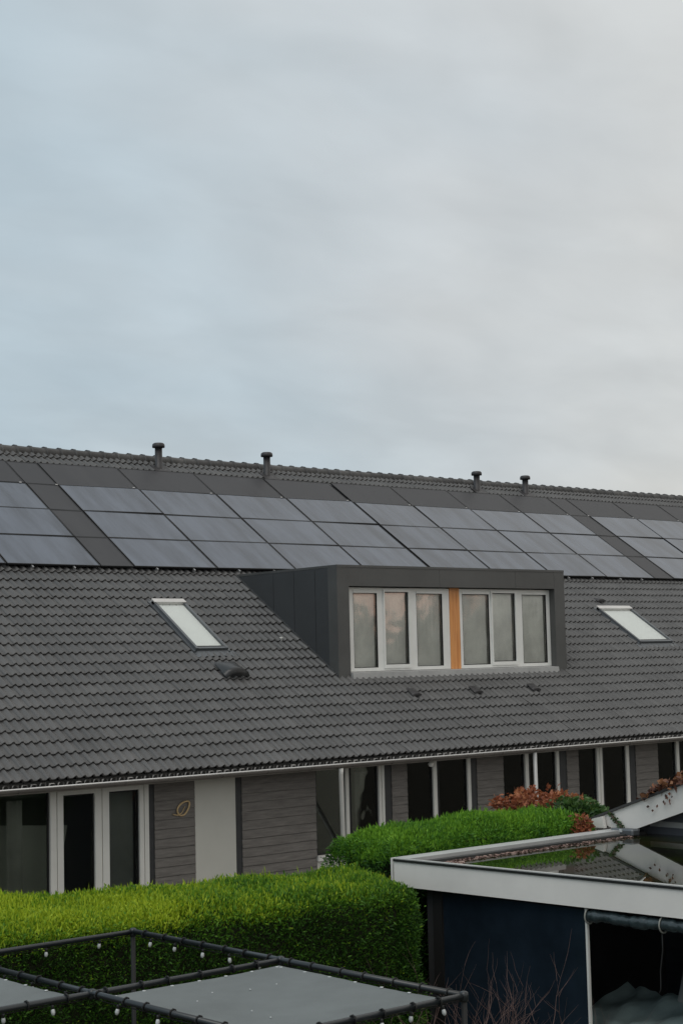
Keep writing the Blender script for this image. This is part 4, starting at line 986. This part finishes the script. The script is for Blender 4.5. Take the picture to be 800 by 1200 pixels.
run((xs[2], ys[2] - 0.1), (xs[2], ys[1] + 0.1), 4, 'the cross rail, open bay', 1)
run((xs[1], ys[1]), (xs[2] - 0.1, ys[1]), 4, 'the middle long rail')
run((xs[2], ys[1] - 0.15), (xs[2], ys[0] + 0.1), 4, 'the cross rail, front bay', 1)
run((xs[2] + 0.2, ys[0]), (xs[3] - 0.05, ys[0]), 5, 'the front rail of the frame')
# tiny black cable following the rails
ca = MB()
for a_, b_ in (((xs[1], ys[2]), (xs[3], ys[2])), ((xs[3], ys[2]), (xs[3], ys[0])), ((xs[2], ys[2]), (xs[2], ys[0])), ((xs[1], ys[1]), (xs[2], ys[1])), ((xs[2], ys[0]), (xs[3], ys[0]))):
    pts = [(a_[0] + (b_[0] - a_[0]) * k / 24, a_[1] + (b_[1] - a_[1]) * k / 24, ZT - rt - 0.006 - 0.006 * abs(math.sin(k * 0.8))) for k in range(25)]
    ca.tube(pts, 0.004, 4)
co = ca.build('light_cable', M['lash']); tag(co, 'thin black cable of the string lights under the frame rails', 'cable')

# ------------------------------------------------------------------ trees across the gardens behind the viewer (mirrored in the dormer glass)
def tree(x, y, h, w, seed, lab):
    r3 = random.Random(seed)
    root = thing('broadleaf_tree', lab, 'tree', (x, y, 0), 'trees beyond the gardens behind the viewer')
    m = MB(); m.tube([(x, y, 0), (x + .1, y, h * .3), (x - .05, y + .1, h * .62)], [0.24, 0.17, 0.07], 8)
    cs = []
    for k in range(16):
        a_ = r3.uniform(0, 6.28); e_ = r3.uniform(0, 1) ** .6; z = h * r3.uniform(.30, .93); rr = w * (1 - abs(z / h - .55) * 0.9)
        c = (x + rr * e_ * math.cos(a_), y + rr * e_ * math.sin(a_), z); cs.append((*c, w * r3.uniform(.28, .5)))
        m.tube([(x, y, h * .28), ((x + c[0]) / 2, (y + c[1]) / 2, (h * .3 + z) / 2), c], [0.07, 0.05, 0.02], 5)
    m.build('trunk', M['bark'], root)
    C_ = np.array([c[:3] for c in cs]); Rr = np.array([c[3] for c in cs]); n = 5200; idx = rng.integers(0, len(cs), n)
    d = rng.normal(0, 1, (n, 3)); d /= np.linalg.norm(d, axis=1, keepdims=True); P = C_[idx] + d * Rr[idx][:, None] * rng.random((n, 1)) ** .4
    V, F, T = sprays(P, d, 0.34, 0.24, 0, .8, rng.random(n)); np_mesh('crown', V, F, M['treeleaf'], root, T)
for k, (x, y, h, w) in enumerate(((62, -34, 7.2, 3.2), (68, -31, 8.6, 3.6), (75, -33, 7.4, 3.4), (81, -36, 8.4, 4.0), (89, -34, 7.3, 3.4), (96, -33, 8.3, 3.8), (105, -35, 7.6, 3.8), (113, -33, 8.8, 4.0), (52, -34, 8.0, 3.6), (42, -33, 7.5, 3.5), (122, -34, 8, 4))):
    lab_ = ('low tree at the left end of the row behind the viewer', 'tall narrow tree, second in the row behind the viewer')[k] if k < 2 else 'dark broadleaf tree, ' + ['third', 'fourth', 'fifth', 'sixth', 'seventh', 'eighth', 'first', 'ninth', 'last'][k - 2] + ' along the row behind the viewer'
    tree(x, y, h, w, k + 1, lab_)

# ------------------------------------------------------------------ clean helper property
for o in bpy.data.objects:
    if o.get('_rot') is not None: del o['_rot']
scene.cycles.max_bounces = 8; scene.cycles.transparent_max_bounces = 12
